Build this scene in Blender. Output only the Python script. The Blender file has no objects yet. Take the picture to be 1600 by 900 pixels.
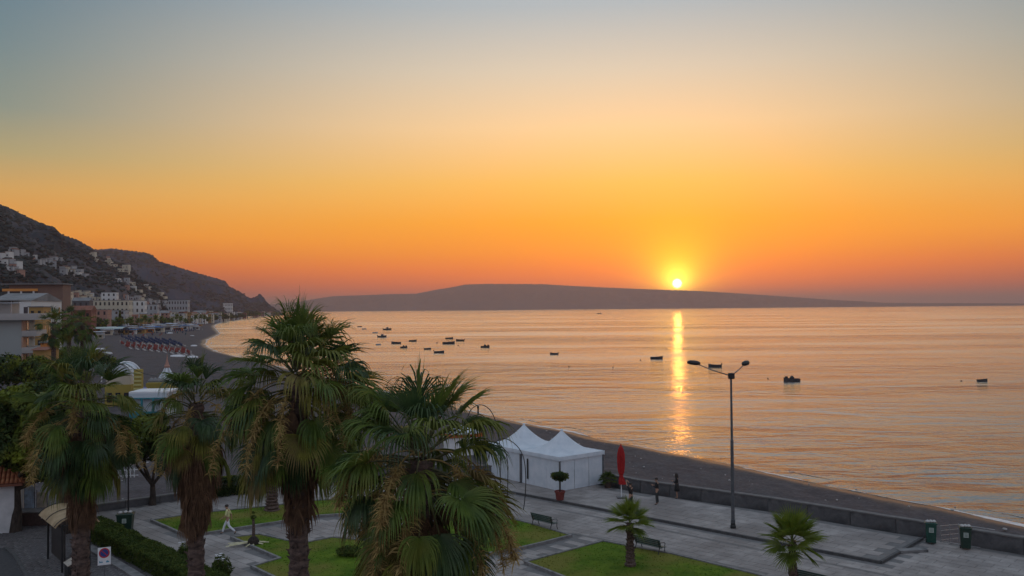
import bpy, bmesh, math, random
import numpy as np
from mathutils import Vector, Matrix, noise
random.seed(7)
scene = bpy.context.scene
col = scene.collection
PI = math.pi

# ---------------------------------------------------------------- camera
F = 1385.0            # focal length in photo pixels (1600 wide)
PITCH = math.atan(31.5 / F)
ROLL = 0.0085
EYE = Vector((0, 0, 13.3))
fwd = Vector((0, math.cos(PITCH), math.sin(PITCH)))
r0 = Vector((1, 0, 0)); u0 = Vector((0, -math.sin(PITCH), math.cos(PITCH)))
rgt = r0 * math.cos(ROLL) - u0 * math.sin(ROLL)
upv = u0 * math.cos(ROLL) + r0 * math.sin(ROLL)
cam_data = bpy.data.cameras.new('camera')
cam_data.sensor_width = 36.0
cam_data.lens = F / 1600 * 36.0
cam_data.clip_start = 0.1
cam_data.clip_end = 90000
cam = bpy.data.objects.new('camera', cam_data)
col.objects.link(cam)
M = Matrix((rgt, upv, -fwd)).transposed().to_4x4()
M.translation = EYE
cam.matrix_world = M
scene.camera = cam

def ray(px, py):
    return (fwd * F + rgt * (px - 800) + upv * (450 - py)).normalized()
def P(px, py, z=0.0):
    """point of a level plane that the photo shows at this pixel"""
    d = ray(px, py)
    return EYE + d * ((z - EYE.z) / d.z)
def D(px, py, dist):
    """point at a given horizontal distance"""
    d = ray(px, py)
    return EYE + d * (dist / math.hypot(d.x, d.y))

# ---------------------------------------------------------------- sky
def lin(c):
    return tuple((x / 255 / 12.92) if x / 255 <= 0.04045 else ((x / 255 + 0.055) / 1.055) ** 2.4 for x in c)
def lin4(c): return lin(c) + (1.0,)

SUN = ray(1058, 443)
world = bpy.data.worlds.new('World')
scene.world = world
world.use_nodes = True
wn, wl = world.node_tree.nodes, world.node_tree.links
wn.clear()
def wmath(op, a, b=None, c=None):
    n = wn.new('ShaderNodeMath'); n.operation = op
    for i, v in enumerate((a, b, c)):
        if v is None: continue
        if isinstance(v, (int, float)): n.inputs[i].default_value = v
        else: wl.new(v, n.inputs[i])
    return n.outputs[0]
def wramp(fac, stops):
    n = wn.new('ShaderNodeValToRGB')
    el = n.color_ramp.elements
    while len(el) > 1: el.remove(el[-1])
    el[0].position = math.sin(math.radians(stops[0][0])); el[0].color = lin4(stops[0][1])
    for e, c in stops[1:]:
        x = el.new(min(1, math.sin(math.radians(e)))); x.color = lin4(c)
    wl.new(fac, n.inputs[0])
    return n.outputs[0]
def wmix(mode, f, a, b):
    n = wn.new('ShaderNodeMix'); n.data_type = 'RGBA'; n.blend_type = mode; n.clamp_factor = False
    for i, v in ((0, f), (6, a), (7, b)):
        if isinstance(v, (int, float)): n.inputs[i].default_value = v
        elif isinstance(v, tuple): n.inputs[i].default_value = v
        else: wl.new(v, n.inputs[i])
    return n.outputs[2]
tc = wn.new('ShaderNodeTexCoord')
sep = wn.new('ShaderNodeSeparateXYZ'); wl.new(tc.outputs['Generated'], sep.inputs[0])
zz = wmath('MAXIMUM', sep.outputs[2], 0.0)
SUNWARD = [(0, (200, 70, 20)), (1.0, (244, 92, 0)), (2.2, (255, 122, 0)), (3.6, (255, 150, 0)), (5.5, (255, 168, 28)),
           (8, (252, 190, 88)), (11.5, (248, 206, 150)), (15, (218, 200, 174)), (19, (174, 180, 182)), (26, (166, 176, 186)),
           (45, (168, 178, 192)), (90, (164, 176, 194))]
AWAY = [(0, (104, 48, 36)), (1.0, (150, 66, 38)), (2.6, (220, 112, 30)), (4.5, (238, 154, 48)), (7, (212, 164, 90)),
        (9, (172, 158, 114)), (11.5, (132, 142, 130)), (15, (110, 130, 134)), (19, (90, 118, 134)), (26, (110, 134, 150)),
        (45, (146, 162, 182)), (90, (164, 176, 194))]
ra = wramp(zz, SUNWARD); rb = wramp(zz, AWAY)
sxy = Vector((math.sin(math.radians(5.5)), math.cos(math.radians(5.5)), 0))
hor = wmath('SQRT', wmath('ADD', wmath('MULTIPLY', sep.outputs[0], sep.outputs[0]), wmath('MULTIPLY', sep.outputs[1], sep.outputs[1])))
dotn = wmath('ADD', wmath('MULTIPLY', sep.outputs[0], sxy.x), wmath('MULTIPLY', sep.outputs[1], sxy.y))
caz = wmath('DIVIDE', dotn, wmath('MAXIMUM', hor, 0.02))
mr = wn.new('ShaderNodeMapRange'); mr.inputs[1].default_value = 0.80; mr.inputs[2].default_value = 1.0
wl.new(caz, mr.inputs[0])
sky = wmix('MIX', wmath('POWER', mr.outputs[0], 1.45), rb, ra)
# opposite the sunrise: unseen pink and blue sky, brightened to fill the foreground
OPPOSITE_FILL = [(0, (116, 100, 114)), (4, (150, 128, 136)), (9, (168, 156, 164)), (15, (164, 166, 178)), (24, (162, 172, 188)), (45, (162, 174, 192)), (90, (164, 176, 194))]
rc_ = wramp(zz, OPPOSITE_FILL)
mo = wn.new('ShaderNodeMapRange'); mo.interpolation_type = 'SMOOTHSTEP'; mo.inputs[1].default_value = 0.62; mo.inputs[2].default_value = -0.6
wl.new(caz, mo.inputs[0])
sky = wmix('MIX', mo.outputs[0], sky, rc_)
vd = wn.new('ShaderNodeVectorMath'); vd.operation = 'DISTANCE'
wl.new(tc.outputs['Generated'], vd.inputs[0]); vd.inputs[1].default_value = SUN
th = vd.outputs['Value']
def lobe(sig, col3):
    g = wmath('EXPONENT', wmath('MULTIPLY', wmath('POWER', wmath('DIVIDE', th, sig), 1.5), -1.0))
    return wmix('MULTIPLY', 1.0, g, col3 + (1.0,)), g
g1, _ = lobe(0.032, (1.4, 1.0, 0.0))
g0, _ = lobe(0.013, (3.0, 2.3, 0.35))
sky = wmix('ADD', 1.0, sky, g0)
g2, _ = lobe(0.12, (0.5, 0.14, 0.0))
sky = wmix('ADD', 1.0, sky, g1)
sky = wmix('ADD', 1.0, sky, g2)
# low orange band that hugs the horizon round the sun
g3 = wmath('MULTIPLY', wmath('EXPONENT', wmath('MULTIPLY', wmath('POWER', wmath('DIVIDE', th, 0.40), 1.5), -1.0)), wmath('EXPONENT', wmath('DIVIDE', zz, -0.065)))
sky = wmix('ADD', 1.0, sky, wmix('MULTIPLY', 1.0, g3, (0.62, 0.13, 0.0, 1.0)))
disc = wn.new('ShaderNodeMapRange'); disc.interpolation_type = 'SMOOTHSTEP'
disc.inputs[1].default_value = 0.0062; disc.inputs[2].default_value = 0.0022
wl.new(th, disc.inputs[0])
sky = wmix('MIX', disc.outputs[0], sky, (16.0, 12.0, 6.0, 1.0))
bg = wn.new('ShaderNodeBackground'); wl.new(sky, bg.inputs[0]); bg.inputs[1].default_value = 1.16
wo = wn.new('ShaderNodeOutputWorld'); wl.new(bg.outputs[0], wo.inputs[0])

# ---------------------------------------------------------------- sun
sl = bpy.data.lights.new('sun', 'SUN')
sl.energy = 0.020
sl.angle = math.radians(0.53)
sl.color = (1.0, 0.31, 0.045)
so = bpy.data.objects.new('sun', sl)
so.rotation_euler = SUN.to_track_quat('Z', 'Y').to_euler()
so.location = (0, 0, 60)
col.objects.link(so)

vs = scene.view_settings
scene.display_settings.display_device = 'sRGB'
vs.view_transform = 'Standard'; vs.look = 'None'; vs.gamma = 1.0; vs.exposure = 0.0; vs.use_curve_mapping = False
scene.render.engine = 'CYCLES'
cy = scene.cycles
cy.use_denoising = True
cy.max_bounces = 6; cy.diffuse_bounces = 2; cy.glossy_bounces = 3; cy.transmission_bounces = 4
cy.transparent_max_bounces = 8; cy.volume_bounces = 1
cy.sample_clamp_indirect = 6.0
cy.use_fast_gi = False

# ---------------------------------------------------------------- helpers
def tag(o, label=None, cat=None, group=None, kind=None):
    if label: o['label'] = label
    if cat: o['category'] = cat
    if group: o['group'] = group
    if kind: o['kind'] = kind
    return o
def thing(name, label, cat, loc=(0, 0, 0), rz=0.0, group=None):
    o = bpy.data.objects.new(name, None); col.objects.link(o)
    o.location = loc; o.rotation_euler = (0, 0, rz); o.empty_display_size = 0.3
    return tag(o, label, cat, group)
def link(name, me, parent=None, loc=None, rot=None, scale=None):
    o = bpy.data.objects.new(name, me); col.objects.link(o)
    if parent is not None: o.parent = parent
    if loc is not None: o.location = loc
    if rot is not None: o.rotation_euler = rot
    if scale is not None: o.scale = scale
    return o
def copy_tree(o, parent=None):
    c = o.copy(); col.objects.link(c)
    if parent is not None: c.parent = parent
    for ch in kids.get(o, []): kids.setdefault(c, []).append(copy_tree(ch, c))
    return c
kids = {}

class MB:
    """collects shapes and links them as ONE mesh object"""
    def __init__(s): s.v = []; s.f = []
    def add(s, vs, fs):
        n = len(s.v); s.v.extend(tuple(v) for v in vs); s.f.extend(tuple(i + n for i in f) for f in fs)
    def box(s, c, size, rz=0.0, m=None):
        hx, hy, hz = size[0] / 2, size[1] / 2, size[2] / 2
        ca, sa = math.cos(rz), math.sin(rz)
        vs = []
        for dz in (-hz, hz):
            for dx, dy in ((-hx, -hy), (hx, -hy), (hx, hy), (-hx, hy)):
                vs.append((c[0] + dx * ca - dy * sa, c[1] + dx * sa + dy * ca, c[2] + dz))
        if m is not None: vs = [m @ Vector(v) for v in vs]
        s.add(vs, [(0, 3, 2, 1), (4, 5, 6, 7), (0, 1, 5, 4), (1, 2, 6, 5), (2, 3, 7, 6), (3, 0, 4, 7)])
        return s
    def tube(s, pts, rad, n=8, cap=True):
        pts = [Vector(p) for p in pts]
        if isinstance(rad, (int, float)): rad = [rad] * len(pts)
        base = len(s.v); ref = None
        for i, p in enumerate(pts):
            t = (pts[min(i + 1, len(pts) - 1)] - pts[max(i - 1, 0)])
            t = t.normalized() if t.length > 1e-9 else Vector((0, 0, 1))
            if ref is None: ref = Vector((1, 0, 0)) if abs(t.x) < 0.8 else Vector((0, 1, 0))
            a = (ref - t * ref.dot(t)).normalized(); ref = a; b = t.cross(a)
            for k in range(n):
                q = 2 * PI * k / n
                s.v.append(tuple(p + (a * math.cos(q) + b * math.sin(q)) * rad[i]))
        for i in range(len(pts) - 1):
            for k in range(n):
                k2 = (k + 1) % n
                s.f.append((base + i * n + k, base + i * n + k2, base + (i + 1) * n + k2, base + (i + 1) * n + k))
        if cap:
            s.f.append(tuple(base + k for k in reversed(range(n))))
            s.f.append(tuple(base + (len(pts) - 1) * n + k for k in range(n)))
        return s
    def lathe(s, prof, c=(0, 0, 0), n=16):
        base = len(s.v)
        for r, z in prof:
            for k in range(n):
                q = 2 * PI * k / n
                s.v.append((c[0] + r * math.cos(q), c[1] + r * math.sin(q), c[2] + z))
        for i in range(len(prof) - 1):
            for k in range(n):
                k2 = (k + 1) % n
                s.f.append((base + i * n + k, base + i * n + k2, base + (i + 1) * n + k2, base + (i + 1) * n + k))
        s.f.append(tuple(base + k for k in reversed(range(n))))
        s.f.append(tuple(base + (len(prof) - 1) * n + k for k in range(n)))
        return s
    def prism(s, poly, z0, z1):
        n = len(poly); a = sum(poly[i][0] * poly[(i + 1) % n][1] - poly[(i + 1) % n][0] * poly[i][1] for i in range(n))
        if a < 0: poly = list(reversed(poly))
        s.add([(p[0], p[1], z0) for p in poly] + [(p[0], p[1], z1) for p in poly],
              [tuple(reversed(range(n))), tuple(range(n, 2 * n))] + [(i, (i + 1) % n, (i + 1) % n + n, i + n) for i in range(n)])
        return s
    def mesh(s, name, mat, smooth=False):
        me = bpy.data.meshes.new(name); me.from_pydata(s.v, [], s.f)
        me.materials.append(mat)
        if smooth: me.polygons.foreach_set('use_smooth', [True] * len(me.polygons))
        me.update()
        return me
    def build(s, name, mat, parent=None, smooth=False, bevel=0.0, **kw):
        o = link(name, s.mesh(name, mat, smooth), parent, **kw)
        if bevel:
            b = o.modifiers.new('bevel', 'BEVEL'); b.width = bevel; b.segments = 2; b.limit_method = 'ANGLE'
        return o
def box(name, c, size, mat, parent=None, rz=0.0, bevel=0.0):
    return MB().box(c, size, rz).build(name, mat, parent, bevel=bevel)

# ---------------------------------------------------------------- materials
MATS = {}
def mat(name, c1, c2=None, rough=0.8, scale=3.0, bump=0.0, metal=0.0, detail=6.0, stretch=(1, 1, 1), spec=0.5, c3=None, scale3=0.3,
        bscale=None, contrast=(0.35, 0.65), sheen=0.0, trans=0.0, sss=0.0):
    if name in MATS: return MATS[name]
    m = bpy.data.materials.new(name); m.use_nodes = True; MATS[name] = m
    nt = m.node_tree; n, l = nt.nodes, nt.links
    b = n['Principled BSDF']
    b.inputs['Roughness'].default_value = rough; b.inputs['Metallic'].default_value = metal
    b.inputs['Specular IOR Level'].default_value = spec
    tcn = n.new('ShaderNodeTexCoord'); mp = n.new('ShaderNodeMapping'); mp.inputs['Scale'].default_value = stretch
    l.new(tcn.outputs['Object'], mp.inputs[0])
    no = n.new('ShaderNodeTexNoise'); no.inputs['Scale'].default_value = scale; no.inputs['Detail'].default_value = detail
    no.inputs['Roughness'].default_value = 0.62
    l.new(mp.outputs[0], no.inputs['Vector'])
    if c2 is None: c2 = tuple(min(1, x * 1.25) for x in c1)
    r = n.new('ShaderNodeValToRGB'); e = r.color_ramp.elements
    e[0].position = contrast[0]; e[1].position = contrast[1]; e[0].color = tuple(c1) + (1,); e[1].color = tuple(c2) + (1,)
    l.new(no.outputs[0], r.inputs[0]); out = r.outputs[0]
    if c3 is not None:
        n3 = n.new('ShaderNodeTexNoise'); n3.inputs['Scale'].default_value = scale3; n3.inputs['Detail'].default_value = 5
        l.new(mp.outputs[0], n3.inputs['Vector'])
        mm = n.new('ShaderNodeMapRange'); mm.inputs[1].default_value = 0.45; mm.inputs[2].default_value = 0.62
        l.new(n3.outputs[0], mm.inputs[0])
        mx = n.new('ShaderNodeMix'); mx.data_type = 'RGBA'
        l.new(mm.outputs[0], mx.inputs[0]); l.new(out, mx.inputs[6]); mx.inputs[7].default_value = tuple(c3) + (1,)
        out = mx.outputs[2]
    l.new(out, b.inputs['Base Color'])
    if bump:
        nb = n.new('ShaderNodeTexNoise'); nb.inputs['Scale'].default_value = bscale or scale * 3; nb.inputs['Detail'].default_value = 5
        l.new(mp.outputs[0], nb.inputs['Vector'])
        bn = n.new('ShaderNodeBump'); bn.inputs['Strength'].default_value = 0.7; bn.inputs['Distance'].default_value = bump
        l.new(nb.outputs[0], bn.inputs['Height']); l.new(bn.outputs[0], b.inputs['Normal'])
    if trans:   # thin leaf: part of the light comes through
        tr = n.new('ShaderNodeBsdfTranslucent'); l.new(out, tr.inputs[0])
        ms = n.new('ShaderNodeMixShader'); ms.inputs[0].default_value = trans
        l.new(b.outputs[0], ms.inputs[1]); l.new(tr.outputs[0], ms.inputs[2])
        l.new(ms.outputs[0], n['Material Output'].inputs[0])
    return m
def mnode(m, t): return next(x for x in m.node_tree.nodes if x.bl_idname == t)

frond_green = mat('palm_leaf', (0.055, 0.100, 0.020), (0.155, 0.22, 0.038), rough=0.5, scale=2.2, c3=(0.17, 0.18, 0.03), scale3=0.9, trans=0.28, spec=0.35)
frond_olive = mat('old_palm_leaf', (0.11, 0.12, 0.02), (0.28, 0.26, 0.05), rough=0.6, scale=2.2, c3=(0.20, 0.15, 0.06), scale3=1.3, trans=0.25, spec=0.25)
frond_dark = mat('dark_palm_leaf', (0.030, 0.066, 0.024), (0.08, 0.13, 0.045), rough=0.45, scale=2.2, trans=0.25, spec=0.4)  # deeper green for fronds picked at random
frond_lime = mat('young_palm_leaf', (0.09, 0.14, 0.012), (0.18, 0.23, 0.025), rough=0.5, scale=2.5, trans=0.3)
frond_dead = mat('dead_palm_leaf', (0.11, 0.060, 0.036), (0.26, 0.155, 0.085), rough=0.85, scale=3.5, trans=0.12)
petiole_m = mat('petiole', (0.05, 0.06, 0.02), (0.12, 0.10, 0.035), rough=0.6, scale=4)
fluff = mat('palm_flower', (0.24, 0.155, 0.055), (0.50, 0.36, 0.13), rough=0.9, scale=6, trans=0.25)
bark = mat('palm_bark', (0.045, 0.030, 0.026), (0.15, 0.10, 0.08), rough=0.95, scale=5, stretch=(1, 1, 2.5), bump=0.03, bscale=9)
tree_bark = mat('tree_bark', (0.02, 0.015, 0.012), (0.06, 0.045, 0.035), rough=0.95, scale=6, stretch=(1, 1, 0.4), bump=0.02)
leaf_dark = mat('tree_leaf', (0.016, 0.034, 0.010), (0.05, 0.08, 0.018), rough=0.6, scale=0.9, c3=(0.17, 0.20, 0.018), scale3=0.4, trans=0.25, spec=0.2)
leaf_lime = mat('lime_leaf', (0.05, 0.08, 0.012), (0.12, 0.15, 0.02), rough=0.6, scale=0.9, trans=0.3)
leaf_hedge = mat('hedge_leaf', (0.03, 0.055, 0.012), (0.09, 0.12, 0.022), rough=0.75, scale=2.5, trans=0.2, spec=0.15)
grass_m = mat('grass', (0.050, 0.105, 0.008), (0.115, 0.18, 0.016), rough=0.9, scale=0.8, c3=(0.15, 0.15, 0.03), scale3=0.3, bump=0.02, bscale=30, spec=0.08)
concrete = mat('concrete', (0.13, 0.13, 0.13), (0.22, 0.215, 0.21), rough=0.85, scale=2, bump=0.01, bscale=18, c3=(0.09, 0.09, 0.092), scale3=0.8)
kerb_m = mat('kerb_stone', (0.13, 0.13, 0.13), (0.24, 0.235, 0.23), rough=0.8, scale=3, bump=0.006)
white_paint = mat('white_paint', (0.66, 0.68, 0.70), (0.8, 0.8, 0.8), rough=0.5, scale=1.5)
canvas = mat('white_canvas', (0.62, 0.69, 0.75), (0.76, 0.81, 0.86), rough=0.65, scale=1.2, trans=0.18, bump=0.05, bscale=0.9)
dark_metal = mat('dark_metal', (0.015, 0.017, 0.018), (0.03, 0.033, 0.035), rough=0.45, metal=0.3, scale=5)
grey_metal = mat('grey_metal', (0.10, 0.11, 0.12), (0.18, 0.19, 0.20), rough=0.5, metal=0.6, scale=4)
rail_metal = mat('rail_metal', (0.30, 0.31, 0.32), (0.45, 0.45, 0.45), rough=0.4, metal=0.5, scale=4)

# ================================================================ SETTING
SEA = -2.2
# ---- sea: real swell near the shore, ripples in the relief
def sea_material():
    m = bpy.data.materials.new('sea_water'); m.use_nodes = True
    nt = m.node_tree; n, l = nt.nodes, nt.links
    n.remove(n['Principled BSDF'])
    deep = n.new('ShaderNodeBsdfDiffuse'); deep.inputs[0].default_value = (0.075, 0.072, 0.066, 1)
    gl = n.new('ShaderNodeBsdfGlossy'); gl.inputs['Color'].default_value = (0.95, 0.95, 0.95, 1); gl.inputs['Roughness'].default_value = 0.09
    # wind patches: calm streaks and ruffled water
    tw = n.new('ShaderNodeTexCoord'); mw = n.new('ShaderNodeMapping'); mw.inputs['Scale'].default_value = (0.22, 1.0, 1.0); mw.inputs['Rotation'].default_value = (0, 0, 0.08)
    l.new(tw.outputs['Object'], mw.inputs[0])
    nw = n.new('ShaderNodeTexNoise'); nw.inputs['Scale'].default_value = 0.013; nw.inputs['Detail'].default_value = 6; nw.inputs['Roughness'].default_value = 0.65
    l.new(mw.outputs[0], nw.inputs['Vector'])
    rw = n.new('ShaderNodeMapRange'); rw.inputs[1].default_value = 0.38; rw.inputs[2].default_value = 0.62; rw.inputs[3].default_value = 0.05; rw.inputs[4].default_value = 0.24
    l.new(nw.outputs[0], rw.inputs[0]); l.new(rw.outputs[0], gl.inputs['Roughness'])
    fr = n.new('ShaderNodeFresnel'); fr.inputs['IOR'].default_value = 2.1
    mxs = n.new('ShaderNodeMixShader'); l.new(fr.outputs[0], mxs.inputs[0]); l.new(deep.outputs[0], mxs.inputs[1]); l.new(gl.outputs[0], mxs.inputs[2])
    l.new(mxs.outputs[0], n['Material Output'].inputs[0])
    t = n.new('ShaderNodeTexCoord')
    def layer(scale, stretch, rot, detail, dist, prev, rough=0.5, strength=1.0, distort=0.0):
        mp = n.new('ShaderNodeMapping'); mp.inputs['Scale'].default_value = stretch; mp.inputs['Rotation'].default_value = (0, 0, rot)
        l.new(t.outputs['Object'], mp.inputs[0])
        no = n.new('ShaderNodeTexNoise'); no.inputs['Scale'].default_value = scale; no.inputs['Detail'].default_value = detail
        no.inputs['Roughness'].default_value = rough; no.inputs['Distortion'].default_value = distort
        l.new(mp.outputs[0], no.inputs['Vector'])
        bn = n.new('ShaderNodeBump'); bn.inputs['Strength'].default_value = strength; bn.inputs['Distance'].default_value = dist
        l.new(no.outputs[0], bn.inputs['Height'])
        if prev: l.new(prev, bn.inputs['Normal'])
        return bn.outputs[0]
    a = layer(0.05, (0.55, 1.0, 1.0), 0.25, 3, 1.2, None, distort=0.8)
    a = layer(0.21, (0.42, 1.0, 1.0), 0.12, 4, 0.44, a, distort=1.2)
    a = layer(1.2, (0.5, 1.0, 1.0), -0.15, 3, 0.12, a)
    a = layer(3.2, (1.0, 1.0, 1.0), 0.4, 2, 0.035, a)
    l.new(a, gl.inputs['Normal'])
    return m
sea_m = sea_material()
s = MB(); s.add([(-38000, -1400, SEA), (38000, -1400, SEA), (38000, 38000, SEA), (-38000, 38000, SEA)], [(0, 1, 2, 3)])
tag(s.build('sea', sea_m), kind='structure')

# ---- shoreline, as the photo shows it
shore_px = [(1600, 822), (1470, 794), (1400, 782), (1289, 760), (1200, 740), (1140, 726), (1047, 708), (1020, 702), (970, 693), (935, 687), (889, 675),
            (811, 661), (744, 645), (700, 635), (640, 622), (600, 612), (570, 604), (500, 588), (430, 572), (380, 560), (343, 551), (326, 544), (319, 538),
            (322, 532), (334, 526), (343, 522), (337, 515), (333, 510), (338, 506), (345, 503), (356, 499), (370, 496), (405, 492.5), (425, 491), (440, 489.6)]
shore = [P(x, y, SEA) for x, y in shore_px]
d0 = (shore[0] - shore[1]).normalized()
pre = [shore[0] + d0 * 160, shore[0] + d0 * 12]
E = shore[-1]
post = [E + Vector((12, 60, 0)), E + Vector((-60, 300, 0)), Vector((-1500, 5200, 0)), Vector((-12000, 9000, 0))]
shore_w = [(p.x, p.y) for p in pre + shore + post]
land_poly = shore_w + [(-12000, -1500), (300, -1500), (shore_w[0][0] + 100, shore_w[0][1] - 200)]

def sdist(X, Y):
    """distance to the shoreline, positive on land"""
    best = np.full(X.shape, 1e12)
    for (ax, ay), (bx, by) in zip(shore_w[:-1], shore_w[1:]):
        dx, dy = bx - ax, by - ay
        t = np.clip(((X - ax) * dx + (Y - ay) * dy) / (dx * dx + dy * dy), 0, 1)
        best = np.minimum(best, (X - ax - t * dx) ** 2 + (Y - ay - t * dy) ** 2)
    ins = np.zeros(X.shape, bool)
    n = len(land_poly)
    for i in range(n):
        (ax, ay), (bx, by) = land_poly[i], land_poly[(i + 1) % n]
        if ay == by: continue
        c = ((ay > Y) != (by > Y)) & (X < (bx - ax) * (Y - ay) / (by - ay) + ax)
        ins ^= c
    return np.where(ins, 1, -1) * np.sqrt(best)

def vnoise(X, Y, seed=0):
    xi, yi = np.floor(X).astype(np.int64), np.floor(Y).astype(np.int64)
    fx, fy = X - xi, Y - yi
    fx = fx * fx * (3 - 2 * fx); fy = fy * fy * (3 - 2 * fy)
    def h(a, b):
        v = (a * 374761393 + b * 668265263 + seed * 1442695041) & 0xffffffff
        v = ((v ^ (v >> 13)) * 1274126177) & 0xffffffff
        return ((v ^ (v >> 16)) & 0xffff) / 65535.0
    return (h(xi, yi) * (1 - fx) + h(xi + 1, yi) * fx) * (1 - fy) + (h(xi, yi + 1) * (1 - fx) + h(xi + 1, yi + 1) * fx) * fy
def fbm(X, Y, o=4, seed=0):
    s = 0; a = 0.5
    for i in range(o):
        s = s + a * (vnoise(X * 2 ** i, Y * 2 ** i, seed + i) - 0.5); a *= 0.5
    return s * 2

# ---- ground: one sheet, polar grid so that it is fine near the eye, coarse far out
NA, ND = 420, 330
az = np.radians(np.linspace(-58, 60, NA)); dd = np.exp(np.linspace(math.log(8), math.log(9000), ND))
A, R = np.meshgrid(az, dd)
GX, GY = R * np.sin(A), R * np.cos(A)
sd = sdist(GX, GY)
near = np.clip(1 - (R - 100) / 120, 0, 1)
top = -0.75 * near + 0.25 * (1 - near)
k = np.where(sd > 0, 0.085, 0.11)
GZ = SEA + 0.02 + k * sd + 0.10 * np.exp(-((sd - 4.5) / 2.5) ** 2)
GZ = np.minimum(GZ, top + np.clip(sd - 90, 0, 4000) * 0.004)
GZ = np.maximum(GZ, -4.6)
ond = np.clip(sd / 5, 0, 1)
GZ = GZ + 0.16 * fbm(GX / 6, GY / 6, 3) * ond + 0.13 * fbm(GX / 0.7, GY / 0.7, 3, 5) * ond + 0.10 * np.sin(sd * 0.9 + 1.5 * fbm(GX / 9, GY / 9, 2, 8)) * ond * np.clip(1 - sd / 40, 0, 1)
gme = bpy.data.meshes.new('ground')
verts = np.stack([GX, GY, GZ], -1).reshape(-1, 3)
idx = np.arange(NA * ND).reshape(ND, NA)
q = np.stack([idx[:-1, :-1], idx[:-1, 1:], idx[1:, 1:], idx[1:, :-1]], -1).reshape(-1, 4)
gme.from_pydata(verts.tolist(), [], q.tolist())
gme.polygons.foreach_set('use_smooth', [True] * len(gme.polygons))
# ground material: grey volcanic sand, pebbly, wet and smooth along the water (by height above it)
gm = mat('beach_sand', (0.048, 0.041, 0.044), (0.10, 0.088, 0.092), spec=0.2, rough=0.95, scale=0.55, bump=0.05, bscale=7, c3=(0.08, 0.073, 0.076), scale3=0.16, contrast=(0.3, 0.7))
def wet(m):
    nt = m.node_tree; n, l = nt.nodes, nt.links; b = mnode(m, 'ShaderNodeBsdfPrincipled')
    src = b.inputs['Base Color'].links[0].from_socket
    g = n.new('ShaderNodeNewGeometry'); sp = n.new('ShaderNodeSeparateXYZ'); l.new(g.outputs['Position'], sp.inputs[0])
    # pebble speckle
    vo = n.new('ShaderNodeTexVoronoi'); vo.inputs['Scale'].default_value = 4.5
    t = n.new('ShaderNodeTexCoord'); l.new(t.outputs['Object'], vo.inputs['Vector'])
    pr = n.new('ShaderNodeMapRange'); pr.inputs[1].default_value = 0.0; pr.inputs[2].default_value = 1.0; pr.inputs[3].default_value = 0.72; pr.inputs[4].default_value = 1.35
    l.new(vo.outputs['Color'], pr.inputs[0])
    mu = n.new('ShaderNodeMix'); mu.data_type = 'RGBA'; mu.blend_type = 'MULTIPLY'; mu.inputs[0].default_value = 1
    l.new(src, mu.inputs[6]); l.new(pr.outputs[0], mu.inputs[7])
    r = n.new('ShaderNodeMapRange'); r.inputs[1].default_value = SEA + 0.16; r.inputs[2].default_value = SEA + 0.42
    l.new(sp.outputs[2], r.inputs[0])
    mx = n.new('ShaderNodeMix'); mx.data_type = 'RGBA'; mx.blend_type = 'MULTIPLY'
    inv = n.new('ShaderNodeMath'); inv.operation = 'SUBTRACT'; inv.inputs[0].default_value = 1; l.new(r.outputs[0], inv.inputs[1])
    l.new(inv.outputs[0], mx.inputs[0]); l.new(mu.outputs[2], mx.inputs[6]); mx.inputs[7].default_value = (0.5, 0.46, 0.44, 1)
    l.new(mx.outputs[2], b.inputs['Base Color'])
    ro = n.new('ShaderNodeMapRange'); ro.inputs[3].default_value = 0.35; ro.inputs[4].default_value = 0.92
    l.new(r.outputs[0], ro.inputs[0]); l.new(ro.outputs[0], b.inputs['Roughness'])
wet(gm)
gme.materials.append(gm)
tag(link('beach_ground', gme), kind='structure')
def ground_z(x, y):
    o = sdist(np.array([x]), np.array([y]))[0]; R_ = math.hypot(x, y)
    nr = min(1, max(0, 1 - (R_ - 100) / 120)); tp = -0.75 * nr + 0.25 * (1 - nr)
    z = SEA + 0.02 + (0.085 if o > 0 else 0.11) * o
    return min(z, tp + max(0, o - 90) * 0.004)

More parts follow.
